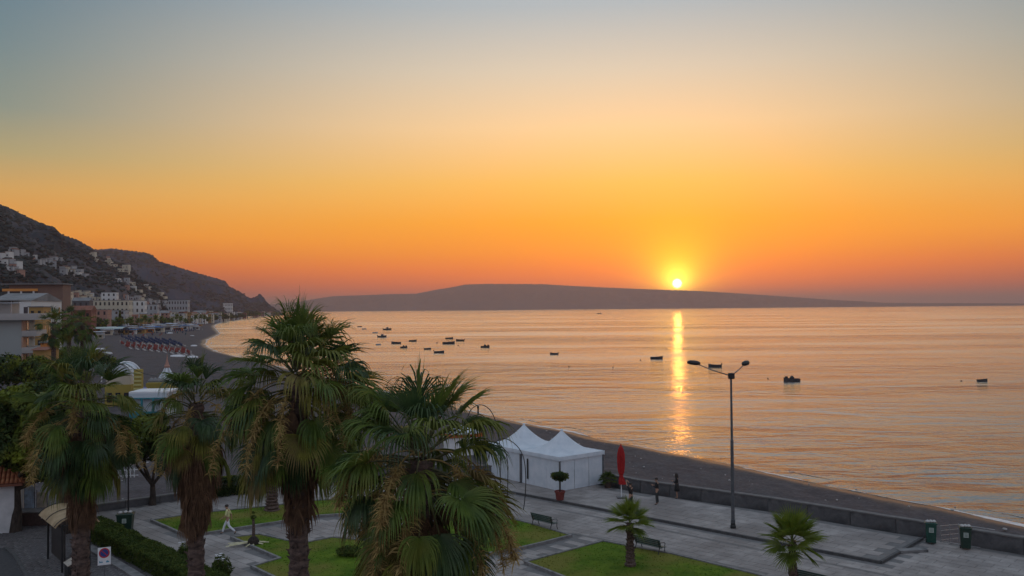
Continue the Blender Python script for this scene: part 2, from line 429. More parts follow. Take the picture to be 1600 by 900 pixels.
# ---- surf line: a thin broken sheet of foam along the water's edge
foam_m = mat('sea_foam', (0.5, 0.5, 0.5), (0.8, 0.78, 0.76), rough=0.5, scale=2.0, bump=0.03)
fm = MB()
def along(pts, step):
    out = []
    for a, b in zip(pts[:-1], pts[1:]):
        a, b = Vector(a), Vector(b); L = (b - a).length; n = max(1, int(L / step))
        for i in range(n): out.append(a.lerp(b, i / n))
    out.append(Vector(pts[-1])); return out
edge = along([(p[0], p[1], 0) for p in shore_w[1:-3]], 0.8)
for rowk, (off, wid, thr) in enumerate(((-0.25, 0.55, -0.30), (-2.6, 0.30, 0.16))):
    prev = None
    for i in range(len(edge) - 1):
        p = edge[i]; t = (edge[i + 1] - p)
        if t.length < 1e-6: continue
        t.normalize(); nn = Vector((-t.y, t.x, 0))
        s_ = 1 if sdist(np.array([p.x + nn.x]), np.array([p.y + nn.y]))[0] > sdist(np.array([p.x]), np.array([p.y]))[0] else -1
        nn = nn * s_
        v = noise.noise(Vector((p.x * 0.12, p.y * 0.12, rowk * 9.0))) + 0.5 * noise.noise(Vector((p.x * 0.6, p.y * 0.6, rowk * 9.0)))
        w = wid * max(0.0, v - thr) * (1.6 + p.y * 0.006)
        o = off + 0.8 * noise.noise(Vector((p.x * 0.05, p.y * 0.05, 3.0)))
        cur = (p + nn * (o - w * 0.5), p + nn * (o + w * 0.5), w)
        if prev is not None and (prev[2] > 0.02 or w > 0.02):
            z0 = SEA + 0.012
            zs = [z0, max(z0, SEA + 0.035 + 0.1 * max(0, o + w * 0.5))]
            fm.add([(prev[0].x, prev[0].y, zs[0]), (prev[1].x, prev[1].y, zs[1]), (cur[1].x, cur[1].y, zs[1]), (cur[0].x, cur[0].y, zs[0])], [(0, 1, 2, 3)])
        prev = cur
tag(fm.build('sea_foam', foam_m), kind='stuff')

# ---- hills
def hill(name, prof, Dr, Df, base, m, amp, nv=60, step=1.6, seed=3, back=1.25, ridge_noise=1.0, shape=0.85):
    xs = np.arange(prof[0][0], prof[-1][0] + 0.1, step)
    ys = np.interp(xs, [p[0] for p in prof], [p[1] for p in prof])
    nu = len(xs); V = np.concatenate([np.linspace(0, 1, nv), np.linspace(1.06, 1.6, 8)])
    vs = []; grid = {}
    for i, (x, y) in enumerate(zip(xs, ys)):
        d = ray(x, y); h = math.hypot(d.x, d.y); el = d.z / h
        dr = np.interp(x, [p[0] for p in Dr], [p[1] for p in Dr]); df = np.interp(x, [p[0] for p in Df], [p[1] for p in Df])
        zr = EYE.z + el * dr + ridge_noise * noise.noise(Vector((x * 0.35, seed, 0))) * dr / F * 2.0
        ux, uy = d.x / h, d.y / h
        for v in V:
            if v <= 1:
                dist = df + (dr - df) * v
                f = v ** shape
                z = base + (zr - base) * f
                X, Y = ux * dist, uy * dist
                a = amp * math.sin(PI * min(1, v)) ** 0.7
                z += a * (noise.fractal(Vector((X / 260, Y / 260, seed)), 0.7, 2.1, 6) )
                z -= a * 0.6 * abs(noise.noise(Vector((X / 120, Y / 120, seed + 4))))
                lim = EYE.z + (el * 0.975 - 0.0012) * dist
                if v < 0.98: z = min(z, lim)
                z = max(z, base - 1)
            else:
                dist = dr * (1 + (v - 1) * back * 0.4)
                z = zr - (v - 1) * (zr - base) * 1.5
            vs.append((ux * dist, uy * dist, z))
    n = len(V); fs = []
    for i in range(nu - 1):
        for j in range(n - 1):
            fs.append((i * n + j, i * n + j + 1, (i + 1) * n + j + 1, (i + 1) * n + j))
    me = bpy.data.meshes.new(name); me.from_pydata(vs, [], fs); me.materials.append(m)
    me.polygons.foreach_set('use_smooth', [True] * len(me.polygons)); me.update()
    o = link(name, me); tag(o, kind='structure')
    return vs, n, nu, o

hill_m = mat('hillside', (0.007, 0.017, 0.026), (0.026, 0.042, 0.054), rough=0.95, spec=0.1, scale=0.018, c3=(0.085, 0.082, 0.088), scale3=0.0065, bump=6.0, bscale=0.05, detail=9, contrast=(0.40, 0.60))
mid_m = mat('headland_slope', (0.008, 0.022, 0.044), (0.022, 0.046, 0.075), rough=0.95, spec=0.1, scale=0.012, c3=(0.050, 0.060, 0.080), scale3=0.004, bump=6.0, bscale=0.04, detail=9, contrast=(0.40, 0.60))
far_m = mat('far_coast', (0.03, 0.04, 0.04), (0.06, 0.065, 0.06), rough=0.95, scale=0.002, bump=20, bscale=0.004)
near_prof = [(-260, 250), (-120, 275), (0, 319), (18, 326), (35, 335), (60, 347), (85, 357), (97, 369), (120, 375), (145, 390), (152, 396), (175, 406), (192, 410), (208, 421), (214, 431), (224, 438), (240, 446), (252, 456), (262, 466), (270, 478), (276, 487)]
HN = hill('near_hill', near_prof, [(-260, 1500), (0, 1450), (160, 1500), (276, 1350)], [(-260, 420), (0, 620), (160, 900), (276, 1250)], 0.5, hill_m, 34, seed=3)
mid_prof = [(60, 380), (120, 388), (156, 390), (175, 388), (196, 391), (214, 393), (232, 396), (241, 401), (247, 408), (268, 414), (290, 421), (316, 429), (332, 433), (352, 439), (358, 447), (378, 458), (390, 466), (398, 465), (403, 461), (406, 459), (410, 462), (414, 468), (421, 476), (432, 483), (441, 489.4)]
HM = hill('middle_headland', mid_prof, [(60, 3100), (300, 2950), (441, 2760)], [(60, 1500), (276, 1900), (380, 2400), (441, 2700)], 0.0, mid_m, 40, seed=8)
far_prof = [(400, 478), (440, 474), (470, 471), (500, 466), (520, 463), (600, 460), (650, 459), (680, 453), (705, 449), (728, 444.5), (760, 443.6), (850, 444), (880, 446), (930, 448.5), (1000, 451.5), (1060, 453.5), (1100, 455), (1140, 457.5), (1200, 461.5), (1250, 465), (1300, 468.5), (1350, 471), (1380, 473), (1440, 473.5), (1600, 474.0), (1800, 473.0)]
HF = hill('far_coast_hills', far_prof, [(400, 9400), (1800, 9400)], [(400, 8600), (1800, 8800)], SEA - 3, far_m, 60, nv=26, step=2.5, seed=12, ridge_noise=0.32)

# ---- scrub that cloaks the hillside: countless small bushes, one mesh
def ico():
    t = (1 + 5 ** .5) / 2
    v = [(-1, t, 0), (1, t, 0), (-1, -t, 0), (1, -t, 0), (0, -1, t), (0, 1, t), (0, -1, -t), (0, 1, -t), (t, 0, -1), (t, 0, 1), (-t, 0, -1), (-t, 0, 1)]
    v = [Vector(p).normalized() for p in v]
    f = [(0, 11, 5), (0, 5, 1), (0, 1, 7), (0, 7, 10), (0, 10, 11), (1, 5, 9), (5, 11, 4), (11, 10, 2), (10, 7, 6), (7, 1, 8), (3, 9, 4), (3, 4, 2), (3, 2, 6), (3, 6, 8), (3, 8, 9), (4, 9, 5), (2, 4, 11), (6, 2, 10), (8, 6, 7), (9, 8, 1)]
    return v, f
IV, IF = ico()
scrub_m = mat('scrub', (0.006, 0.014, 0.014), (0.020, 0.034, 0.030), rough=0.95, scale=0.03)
def scrub(name, H, count, size, seed, vmax=1.0):
    vs, n, nu, _ = H; rnd = random.Random(seed); mb = MB()
    for _ in range(count):
        i = rnd.randrange(nu - 1); vj = rnd.random() ** 0.9 * vmax; j = int(vj * 59)
        p = Vector(vs[i * n + j]).lerp(Vector(vs[(i + 1) * n + min(n - 1, j + 1)]), rnd.random())
        if noise.noise(Vector((p.x / 90, p.y / 90, seed))) < -0.12 and rnd.random() < 0.85: continue
        sz = size * rnd.uniform(0.5, 1.5) * (1.0 if vj < .9 else .45); a = rnd.uniform(0, 6)
        vv = []
        for q_ in IV:
            r_ = sz * rnd.uniform(0.45, 1.3)
            vv.append((p.x + q_.x * r_ * 1.6, p.y + q_.y * r_ * 1.3, p.z + q_.z * r_ * 0.8 + sz * 0.25))
        mb.add(vv, IF)
    tag(mb.build(name, scrub_m), kind='stuff')
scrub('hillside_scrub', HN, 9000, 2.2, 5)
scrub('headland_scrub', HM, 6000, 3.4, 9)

# ---- plaza
WALL_PX = [(1600, 867), (1400, 833), (1200, 799), (1000, 770), (935, 757), (800, 746), (620, 743), (470, 752), (300, 777), (138, 800), (0, 822), (-200, 850)]
wall_w = [P(x, y) for x, y in WALL_PX]
dW = (wall_w[0] - wall_w[1]).normalized()
wall_w = [wall_w[0] + dW * 40] + wall_w
plaza_poly = [(p.x, p.y) for p in wall_w] + [(-70, 30), (-50, 2), (60, 2)]
pave_m = mat('paving_stone', (0.23, 0.21, 0.198), (0.36, 0.33, 0.31), rough=0.85, scale=0.9, bump=0.006, bscale=25, c3=(0.22, 0.198, 0.185), scale3=0.25, spec=0.25)
joint_m = mat('paving_joint', (0.12, 0.115, 0.112), (0.17, 0.165, 0.16), rough=0.9, scale=2)
o = MB().prism(plaza_poly, -2.6, -0.012).build('plaza', joint_m); tag(o, kind='structure')
# slab grid laid along the terrace edge
tA, tB = P(820, 774), P(1376, 880)
ux = Vector((tB.x - tA.x, tB.y - tA.y, 0)).normalized(); uy = Vector((-ux.y, ux.x, 0))
if uy.y < 0: uy = -uy
def inside(x, y, poly):
    c = False; n = len(poly)
    for i in range(n):
        (ax, ay), (bx, by) = poly[i], poly[(i + 1) % n]
        if (ay > y) != (by > y) and x < (bx - ax) * (y - ay) / (by - ay) + ax: c = not c
    return c
# beds (lawns) in photo pixels
BEDS = {
 'back': [(237, 815), (300, 805), (420, 793), (495, 784), (620, 777), (620, 800), (500, 808), (440, 817), (293, 840)],
 'centre': [(892, 839), (832, 821), (770, 806), (700, 800), (660, 830), (700, 876), (795, 863), (850, 850)],
 'right': [(821, 881), (942, 848), (1050, 868), (1180, 900), (1300, 935), (1240, 1010), (960, 935)],
 'left': [(362, 842), (405, 837), (449, 847), (478, 850), (520, 842), (600, 850), (640, 880), (700, 905), (620, 990), (470, 925), (394, 888), (437, 875)],
}
bed_w = {k_: [(P(x, y).x, P(x, y).y) for x, y in v] for k_, v in BEDS.items()}
TERR_PX = [(820, 774.5), (1376, 880.5), (1402, 866), (1441, 843)]
terr = [P(x, y) for x, y in TERR_PX]
# carry the step on behind the palms, then along the wall foot
terr_poly = [(p.x, p.y) for p in terr] + [(P(1400, 834).x - .3, P(1400, 834).y - .3), (P(1200, 800).x - .3, P(1200, 800).y - .3), (P(1000, 771).x - .3, P(1000, 771).y - .3), (P(935, 758).x - .3, P(935, 758).y - .3), (P(800, 748).x, P(800, 748).y - .4), (P(700, 747).x, P(700, 747).y - .4), (P(700, 756).x, P(700, 756).y)]
TZ = 0.13
slabs = MB(); attr = []
rnd = random.Random(4)
def slab_field(mb, org, nx0, nx1, ny0, ny1, w, h, z, test, gap=0.028, thick=0.02, jit=0.0):
    for j in range(ny0, ny1):
        sh = 0.5 * w if j % 2 else 0
        for i in range(nx0, nx1):
            c = org + ux * ((i + .5) * w + sh) + uy * ((j + .5) * h)
            ok = True
            for sx, sy in ((-.5, -.5), (.5, -.5), (.5, .5), (-.5, .5)):
                q_ = c + ux * (sx * w) + uy * (sy * h)
                if not test(q_.x, q_.y): ok = False; break
            if not ok: continue
            a, b = (w - gap) / 2, (h - gap) / 2; zz_ = z + rnd.uniform(-jit, jit)
            cs = [c + ux * (sx * a) + uy * (sy * b) for sx, sy in ((-1, -1), (1, -1), (1, 1), (-1, 1))]
            mb.add([(p.x, p.y, zz_) for p in cs] + [(p.x, p.y, zz_ - thick) for p in cs], [(0, 1, 2, 3), (4, 5, 1, 0), (5, 6, 2, 1), (6, 7, 3, 2), (7, 4, 0, 3)])
def in_frame(x, y):
    return y > 28 and abs(x) < y * 0.66
cobble_poly = [(P(x, y).x, P(x, y).y) for x, y in [(-120, 840), (140, 805), (345, 925), (360, 1100), (-120, 1100)]]
def on_plaza(x, y):
    if not in_frame(x, y) or not inside(x, y, plaza_poly): return False
    if inside(x, y, terr_poly) or inside(x, y, cobble_poly): return False
    return not any(inside(x, y, b) for b in bed_w.values())
slab_field(slabs, tA, -62, 60, -60, 30, 1.2, 0.6, 0.0, on_plaza, jit=0.002)
pme = slabs.mesh('paving_slab_field', pave_m)
# tint each slab a little differently: stone to stone variation
def slab_tint(me, m, lo=0.90, hi=1.08):
    at = me.color_attributes.new('tint', 'FLOAT_COLOR', 'CORNER')
    vals = np.empty((len(me.loops), 4), np.float32); rr = np.random.RandomState(5)
    vals[:] = np.repeat(rr.uniform(lo, hi, len(me.loops) // 20), 20)[:, None]
    vals[:, 3] = 1
    at.data.foreach_set('color', vals.ravel())
    nt = m.node_tree; n, l = nt.nodes, nt.links; b = mnode(m, 'ShaderNodeBsdfPrincipled')
    if any(x.bl_idname == 'ShaderNodeVertexColor' for x in n): return
    src = b.inputs['Base Color'].links[0].from_socket
    vc = n.new('ShaderNodeVertexColor'); vc.layer_name = 'tint'
    mx = n.new('ShaderNodeMix'); mx.data_type = 'RGBA'; mx.blend_type = 'MULTIPLY'; mx.inputs[0].default_value = 1
    l.new(src, mx.inputs[6]); l.new(vc.outputs[0], mx.inputs[7]); l.new(mx.outputs[2], b.inputs['Base Color'])
slab_tint(pme, pave_m)
tag(link('paving_slabs', pme), kind='stuff')
# dark border courses set into the paving
band_m = mat('dark_paving_band', (0.12, 0.115, 0.11), (0.18, 0.17, 0.165), rough=0.8, scale=2, bump=0.004)
def strip(name, pts, w, z, m, h=0.0):
    mb = MB()
    for a, b in zip(pts[:-1], pts[1:]):
        a, b = Vector(a), Vector(b); t = (b - a).normalized(); nn = Vector((-t.y, t.x, 0)) * w / 2
        if h: mb.prism([(a - nn)[:2], (b - nn)[:2], (b + nn)[:2], (a + nn)[:2]], z - h, z)
        else: mb.add([(v.x, v.y, z) for v in (a - nn, b - nn, b + nn, a + nn)], [(0, 1, 2, 3)])
    return tag(mb.build(name, m), kind='structure')
strip('paving_band', [P(870, 796), P(1000, 821), P(1376, 897), P(1480, 920)], 0.28, 0.006, band_m)
strip('paving_band', [P(893, 833), P(1060, 866), P(1200, 897)], 0.25, 0.006, band_m)
# raised terrace
o = MB().prism(terr_poly, -0.05, TZ - 0.014).build('terrace', joint_m); tag(o, kind='structure')
sl2 = MB()
slab_field(sl2, tA, -20, 50, 0, 40, 1.2, 0.8, TZ, lambda x, y: inside(x, y, terr_poly), jit=0.002)
tme = sl2.mesh('terrace_slab_field', pave_m); slab_tint(tme, pave_m)
tag(link('terrace_slabs', tme), kind='stuff')
edge_m = mat('terrace_edge', (0.05, 0.05, 0.052), (0.085, 0.085, 0.085), rough=0.85, scale=3)
te = [Vector((p.x, p.y, 0)) for p in terr]
strip('terrace_edge', [te[0] - ux * 7] + te[:3] + [te[3]], 0.16, TZ + 0.006, edge_m, h=0.15)
stp = MB().box((P(1425, 862).x, P(1425, 862).y, .07), (1.6, .5, .14), math.atan2(ux.y, ux.x) + 0.9)
tag(stp.build('terrace_step', concrete, bevel=.01), kind='structure')

# kerbs and lawns
def kerb(poly, name='kerb'):
    mb = MB(); n = len(poly)
    for i in range(n):
        a, b = Vector((*poly[i], 0)), Vector((*poly[(i + 1) % n], 0)); L = (b - a).length; t = (b - a) / L
        nn = Vector((-t.y, t.x, 0)); m_ = max(1, int(L / 1.0)); g = 0.008
        for k_ in range(m_):
            p0 = a + t * (L * k_ / m_ + g - (0.07 if k_ == 0 else 0)); p1 = a + t * (L * (k_ + 1) / m_ - g + (0.07 if k_ == m_ - 1 else 0))
            h = 0.15 + rnd.uniform(-.004, .004)
            mb.prism([(p0 - nn * .07)[:2], (p1 - nn * .07)[:2], (p1 + nn * .07)[:2], (p0 + nn * .07)[:2]], -0.02 - rnd.uniform(0, .002), h)
    return tag(mb.build(name, kerb_m), kind='structure')
blades = MB(); rg = random.Random(11)
for nm, poly in bed_w.items():
    kerb(poly)
    xs = [p[0] for p in poly]; ys = [p[1] for p in poly]
    mb = MB(); st = 0.35
    nx = int((max(xs) - min(xs)) / st) + 2; ny = int((max(ys) - min(ys)) / st) + 2
    bm = bmesh.new(); f = bm.faces.new([bm.verts.new((p[0], p[1], 0.09)) for p in poly])
    if f.normal.z < 0: f.normal_flip()
    bmesh.ops.triangulate(bm, faces=bm.faces[:])
    me = bpy.data.meshes.new('lawn'); bm.to_mesh(me); bm.free(); me.materials.append(grass_m)
    tag(link('lawn', me), kind='structure')
    for i in range(int(nx * ny * st * st * 40)):
        x, y = rg.uniform(min(xs), max(xs)), rg.uniform(min(ys), max(ys))
        if not inside(x, y, poly) or not in_frame(x, y): continue
        a = rg.uniform(0, 6.28); h = rg.uniform(.02, .05) * (1.6 if rg.random() < .03 else 1); w = rg.uniform(.02, .05)
        c_, s_ = math.cos(a), math.sin(a)
        blades.add([(x - c_ * w, y - s_ * w, .085), (x + c_ * w, y + s_ * w, .085), (x + s_ * w + rg.uniform(-.03, .03), y - c_ * w, .085 + h)], [(0, 1, 2)])
tag(blades.build('grass', grass_m), kind='stuff')

# cobbled pavement and road at the left
cob_m = mat('cobbles', (0.055, 0.05, 0.052), (0.12, 0.11, 0.11), rough=0.8, scale=3.2, bump=0.03, bscale=8, c3=(0.085, 0.078, 0.08), scale3=0.4)
cb = MB(); rc = random.Random(6)
base_c = MB().prism(cobble_poly, -0.03, 0.004).build('cobbled_pavement', joint_m); tag(base_c, kind='structure')
road_px = [(-120, 850), (8, 857), (22, 868), (38, 895), (52, 925), (70, 980), (-120, 1000)]
road_poly = [(P(x, y).x, P(x, y).y) for x, y in road_px]
def in_cob(x, y): return inside(x, y, cobble_poly) and not inside(x, y, road_poly)
for i in range(-40, 40):
    for j in range(-40, 70):
        x = -26 + i * 0.42 + (0.21 if j % 2 else 0) + rc.uniform(-.03, .03); y = 38 + j * 0.30 + rc.uniform(-.02, .02)
        if not in_cob(x, y) or not (y > 33 and x > -y * .66): continue
        h = 0.03 + rc.uniform(-.008, .008); w, d_ = .19 * rc.uniform(.85, 1.05), .135 * rc.uniform(.85, 1.05)
        vs_ = [(x - w, y - d_, 0), (x + w, y - d_, 0), (x + w, y + d_, 0), (x - w, y + d_, 0), (x - w * .8, y - d_ * .8, h), (x + w * .8, y - d_ * .8, h), (x + w * .8, y + d_ * .8, h), (x - w * .8, y + d_ * .8, h)]
        cb.add(vs_, [(4, 5, 6, 7), (0, 1, 5, 4), (1, 2, 6, 5), (2, 3, 7, 6), (3, 0, 4, 7)])
tag(cb.build('cobbles', cob_m), kind='stuff')
asphalt = mat('asphalt', (0.035, 0.035, 0.037), (0.06, 0.06, 0.062), rough=0.9, scale=6, bump=0.01)
mb = MB(); mb.add([(x, y, 0.012) for x, y in road_poly], [tuple(range(len(road_poly)))])
ro = mb.build('road', asphalt); tag(ro, kind='structure')
rp = [Vector((x, y, 0)) for x, y in road_poly[1:6]]
strip('road_kerb', rp, 0.16, 0.10, edge_m, h=0.10)

# ---- seafront wall: sections and copings, with a gap for the beach gate
wall_m = mat('sea_wall_concrete', (0.075, 0.075, 0.08), (0.14, 0.14, 0.14), rough=0.9, scale=1.2, bump=0.02, bscale=8, c3=(0.05, 0.052, 0.055), scale3=0.7)
cope_m = mat('wall_coping', (0.10, 0.10, 0.10), (0.16, 0.155, 0.15), rough=0.85, scale=2, bump=0.01)
def sea_wall(pts, label, h=0.82, t=0.35, sec=2.4, name='sea_wall', z0=-0.02):
    c0 = pts[0]; w = thing(name, label, 'wall', (c0.x, c0.y, 0))
    rr = random.Random(2)
    for a, b in zip(pts[:-1], pts[1:]):
        a, b = Vector((a.x, a.y, 0)), Vector((b.x, b.y, 0)); L = (b - a).length; tt = (b - a) / L; n_ = max(1, round(L / sec))
        an = math.atan2(tt.y, tt.x)
        for i in range(n_):
            c = a + tt * (L * (i + .5) / n_) - c0; c.z = 0
            MB().box((0, 0, 0), (L / n_ - .025, t, h - z0)).build('wall_section', wall_m, w, loc=(c.x, c.y, (h + z0) / 2 + rr.uniform(-.004, .004)), rot=(0, 0, an), bevel=.012)
            MB().box((0, 0, 0), (L / n_ - .012, t + .1, .09)).build('coping', cope_m, w, loc=(c.x, c.y, h + .052 + rr.uniform(-.004, .004)), rot=(0, 0, an), bevel=.012)
    return w
off = Vector((uy.x, uy.y, 0)) * .2
gap1, gap0 = P(1515, 852), P(1461, 843)
def on_wall(px):   # wall base at a given pixel column
    ys = np.interp(px, [p[0] for p in reversed(WALL_PX)], [p[1] for p in reversed(WALL_PX)]); return P(px, float(ys))
seq = [on_wall(1459), on_wall(1400), on_wall(1200), on_wall(1000), on_wall(935), on_wall(800), on_wall(620), on_wall(470)]
sea_wall([p + off for p in seq], 'long low grey concrete wall between the terrace and the dark beach')
sea_wall([p + off for p in (wall_w[0], wall_w[1], on_wall(1517))], 'short stretch of grey wall right of the beach gate')
sea_wall([P(470, 753), P(300, 778), P(138, 801), P(0, 823), P(-120, 840)], 'low dark kerb wall along the beach behind the hedge and slim lamp post', h=0.42)

def dup(o, parent=None):
    c = o.copy(); col.objects.link(c)
    if parent is not None: c.parent = parent
    for ch in list(o.children): dup(ch, c)
    return c

# ================================================================ PALMS
Z = Vector((0, 0, 1))
def frond_mesh(rnd, az_, el, Lp, R, half, nseg, droop, sag, mats, c=Vector((0, 0, 0)), fold=0.22, curl=0.22, name='frond', pr=0.016, tipcut=None):
    """fan leaf: petiole, pleated blade, drooping split tips; blade and petiole share the mesh with two materials"""
    vs = []; fs = []; mi = []
    t = Vector((math.cos(el) * math.cos(az_), math.cos(el) * math.sin(az_), math.sin(el)))
    p = Vector(c); pts = [p.copy()]
    for i in range(5):
        t = (t + Vector((0, 0, -sag * 0.2))).normalized(); p = p + t * Lp / 5; pts.append(p.copy())
    mb = MB(); mb.tube(pts, [pr * 1.8, pr * 1.4, pr * 1.2, pr, pr, pr * .8], n=4)
    npet = len(mb.f)
    s = t.cross(Z); s = s.normalized() if s.length > 1e-3 else Vector((1, 0, 0))
    roll = rnd.uniform(-.35, .35); s = (s * math.cos(roll) + s.cross(t) * math.sin(roll)).normalized()
    n_ = s.cross(t).normalized()
    dphi = 2 * half / nseg
    rows = (0.03, 0.3, 0.52, 0.68, 0.85, 1.0)
    for i in range(nseg):
        phi = -half + (i + .5) * dphi
        L = R * (0.70 + 0.30 * math.cos(phi)) * rnd.uniform(.9, 1.06)
        d = (t * math.cos(phi) + s * math.sin(phi) + n_ * (curl * abs(math.sin(phi))) ).normalized()
        wd = (s * math.cos(phi) - t * math.sin(phi))
        q = p.copy(); prev = 0; base = len(mb.v); dr = droop * rnd.uniform(.6, 1.4)
        for fr in rows:
            stp_ = L * (fr - prev)
            if fr > 0.35: d = (d + Vector((0, 0, -1)) * dr * (fr - 0.22) * 1.5).normalized()
            elif fr > .1: d = (d + Vector((0, 0, -1)) * dr * 0.10).normalized()
            q = q + d * stp_; prev = fr
            w = min(fr, .55) * L * abs(dphi) * 1.06 + .004
            if fr > .52: w *= max(0.04, ((1.04 - fr) / .52) ** 1.25)
            fo = n_ * w * fold * (1 if fr < .9 else .3)
            mb.v.append(tuple(q - wd * w / 2 + fo)); mb.v.append(tuple(q - fo)); mb.v.append(tuple(q + wd * w / 2 + fo))
        for r_ in range(len(rows) - 1):
            a = base + r_ * 3
            mb.f.append((a, a + 1, a + 4, a + 3)); mb.f.append((a + 1, a + 2, a + 5, a + 4))
    me = bpy.data.meshes.new(name); me.from_pydata(mb.v, [], mb.f)
    me.materials.append(mats[0]); me.materials.append(mats[1])
    me.polygons.foreach_set('material_index', [1] * npet + [0] * (len(mb.f) - npet)); me.update()
    return me

def flower_mesh(rnd, az_, out, drop, dense):
    mb = MB(); p = Vector((0, 0, 0)); t = Vector((math.cos(az_) * .8, math.sin(az_) * .8, .55)).normalized(); pts = [p.copy()]
    for i in range(9):
        t = (t + Vector((0, 0, -.34))).normalized(); p = p + t * (out / 5 if i < 5 else drop / 4); pts.append(p.copy())
    mb.tube(pts, [.018 - .0014 * i for i in range(10)], n=4)
    for k_ in range(dense):
        i = rnd.randint(3, 8); q = pts[i].lerp(pts[i + 1], rnd.random())
        L = rnd.uniform(.10, .34); d = Vector((rnd.gauss(0, 1.3), rnd.gauss(0, 1.3), rnd.gauss(-.3, .8))).normalized(); w = rnd.uniform(.004, .011)
        sd_ = d.cross(Vector((rnd.gauss(0, 1), rnd.gauss(0, 1), rnd.gauss(0, 1)))).normalized() * w
        m_ = q + d * L * .5; e_ = m_ + (d + Vector((0, 0, -.7))).normalized() * L * .5
        mb.add([q - sd_, q + sd_, m_ + sd_, m_ - sd_, e_], [(0, 1, 2, 3), (3, 2, 4)])
    return mb.mesh('flower_stalk', fluff)

def trunk_mesh(rnd, h, r0_, r1_, rough_=0.12, lean=(0, 0), boots=0.0, n=20, ring=0.14):
    mb = MB(); rows = int(h / ring); base_i = 0
    for i in range(rows + 1):
        f = i / rows; z = h * f; r = r0_ + (r1_ - r0_) * f
        if z < .8: r *= 1 + .35 * (1 - z / .8) ** 2
        zig = 1 + (rough_ if i % 2 else -rough_ * .3)
        for k_ in range(n):
            q_ = 2 * PI * k_ / n
            rr = r * (zig + rnd.uniform(-rough_, rough_) * .9)
            mb.v.append((lean[0] * f * f + rr * math.cos(q_), lean[1] * f * f + rr * math.sin(q_), z + rnd.uniform(-.03, .03)))
        if i:
            b = (i - 1) * n
            for k_ in range(n):
                k2 = (k_ + 1) % n; mb.f.append((b + k_, b + k2, b + n + k2, b + n + k_))
    # old leaf bases that stick out
    for _ in range(int(boots)):
        z = rnd.uniform(h * .12, h * .995); a = rnd.uniform(0, 2 * PI); f = z / h; r = r0_ + (r1_ - r0_) * f
        c_, s_ = math.cos(a), math.sin(a); px_, py_ = lean[0] * f * f, lean[1] * f * f; w = rnd.uniform(.025, .05); L = rnd.uniform(.05, .13)
        mb.add([(px_ + r * .9 * c_ - s_ * w, py_ + r * .9 * s_ + c_ * w, z - .07), (px_ + r * .9 * c_ + s_ * w, py_ + r * .9 * s_ - c_ * w, z - .07),
                (px_ + (r + L) * c_, py_ + (r + L) * s_, z + .06), (px_ + r * .9 * c_, py_ + r * .9 * s_, z + .03)], [(0, 1, 2), (1, 3, 2), (3, 0, 2)])
    return mb.mesh('trunk', bark)

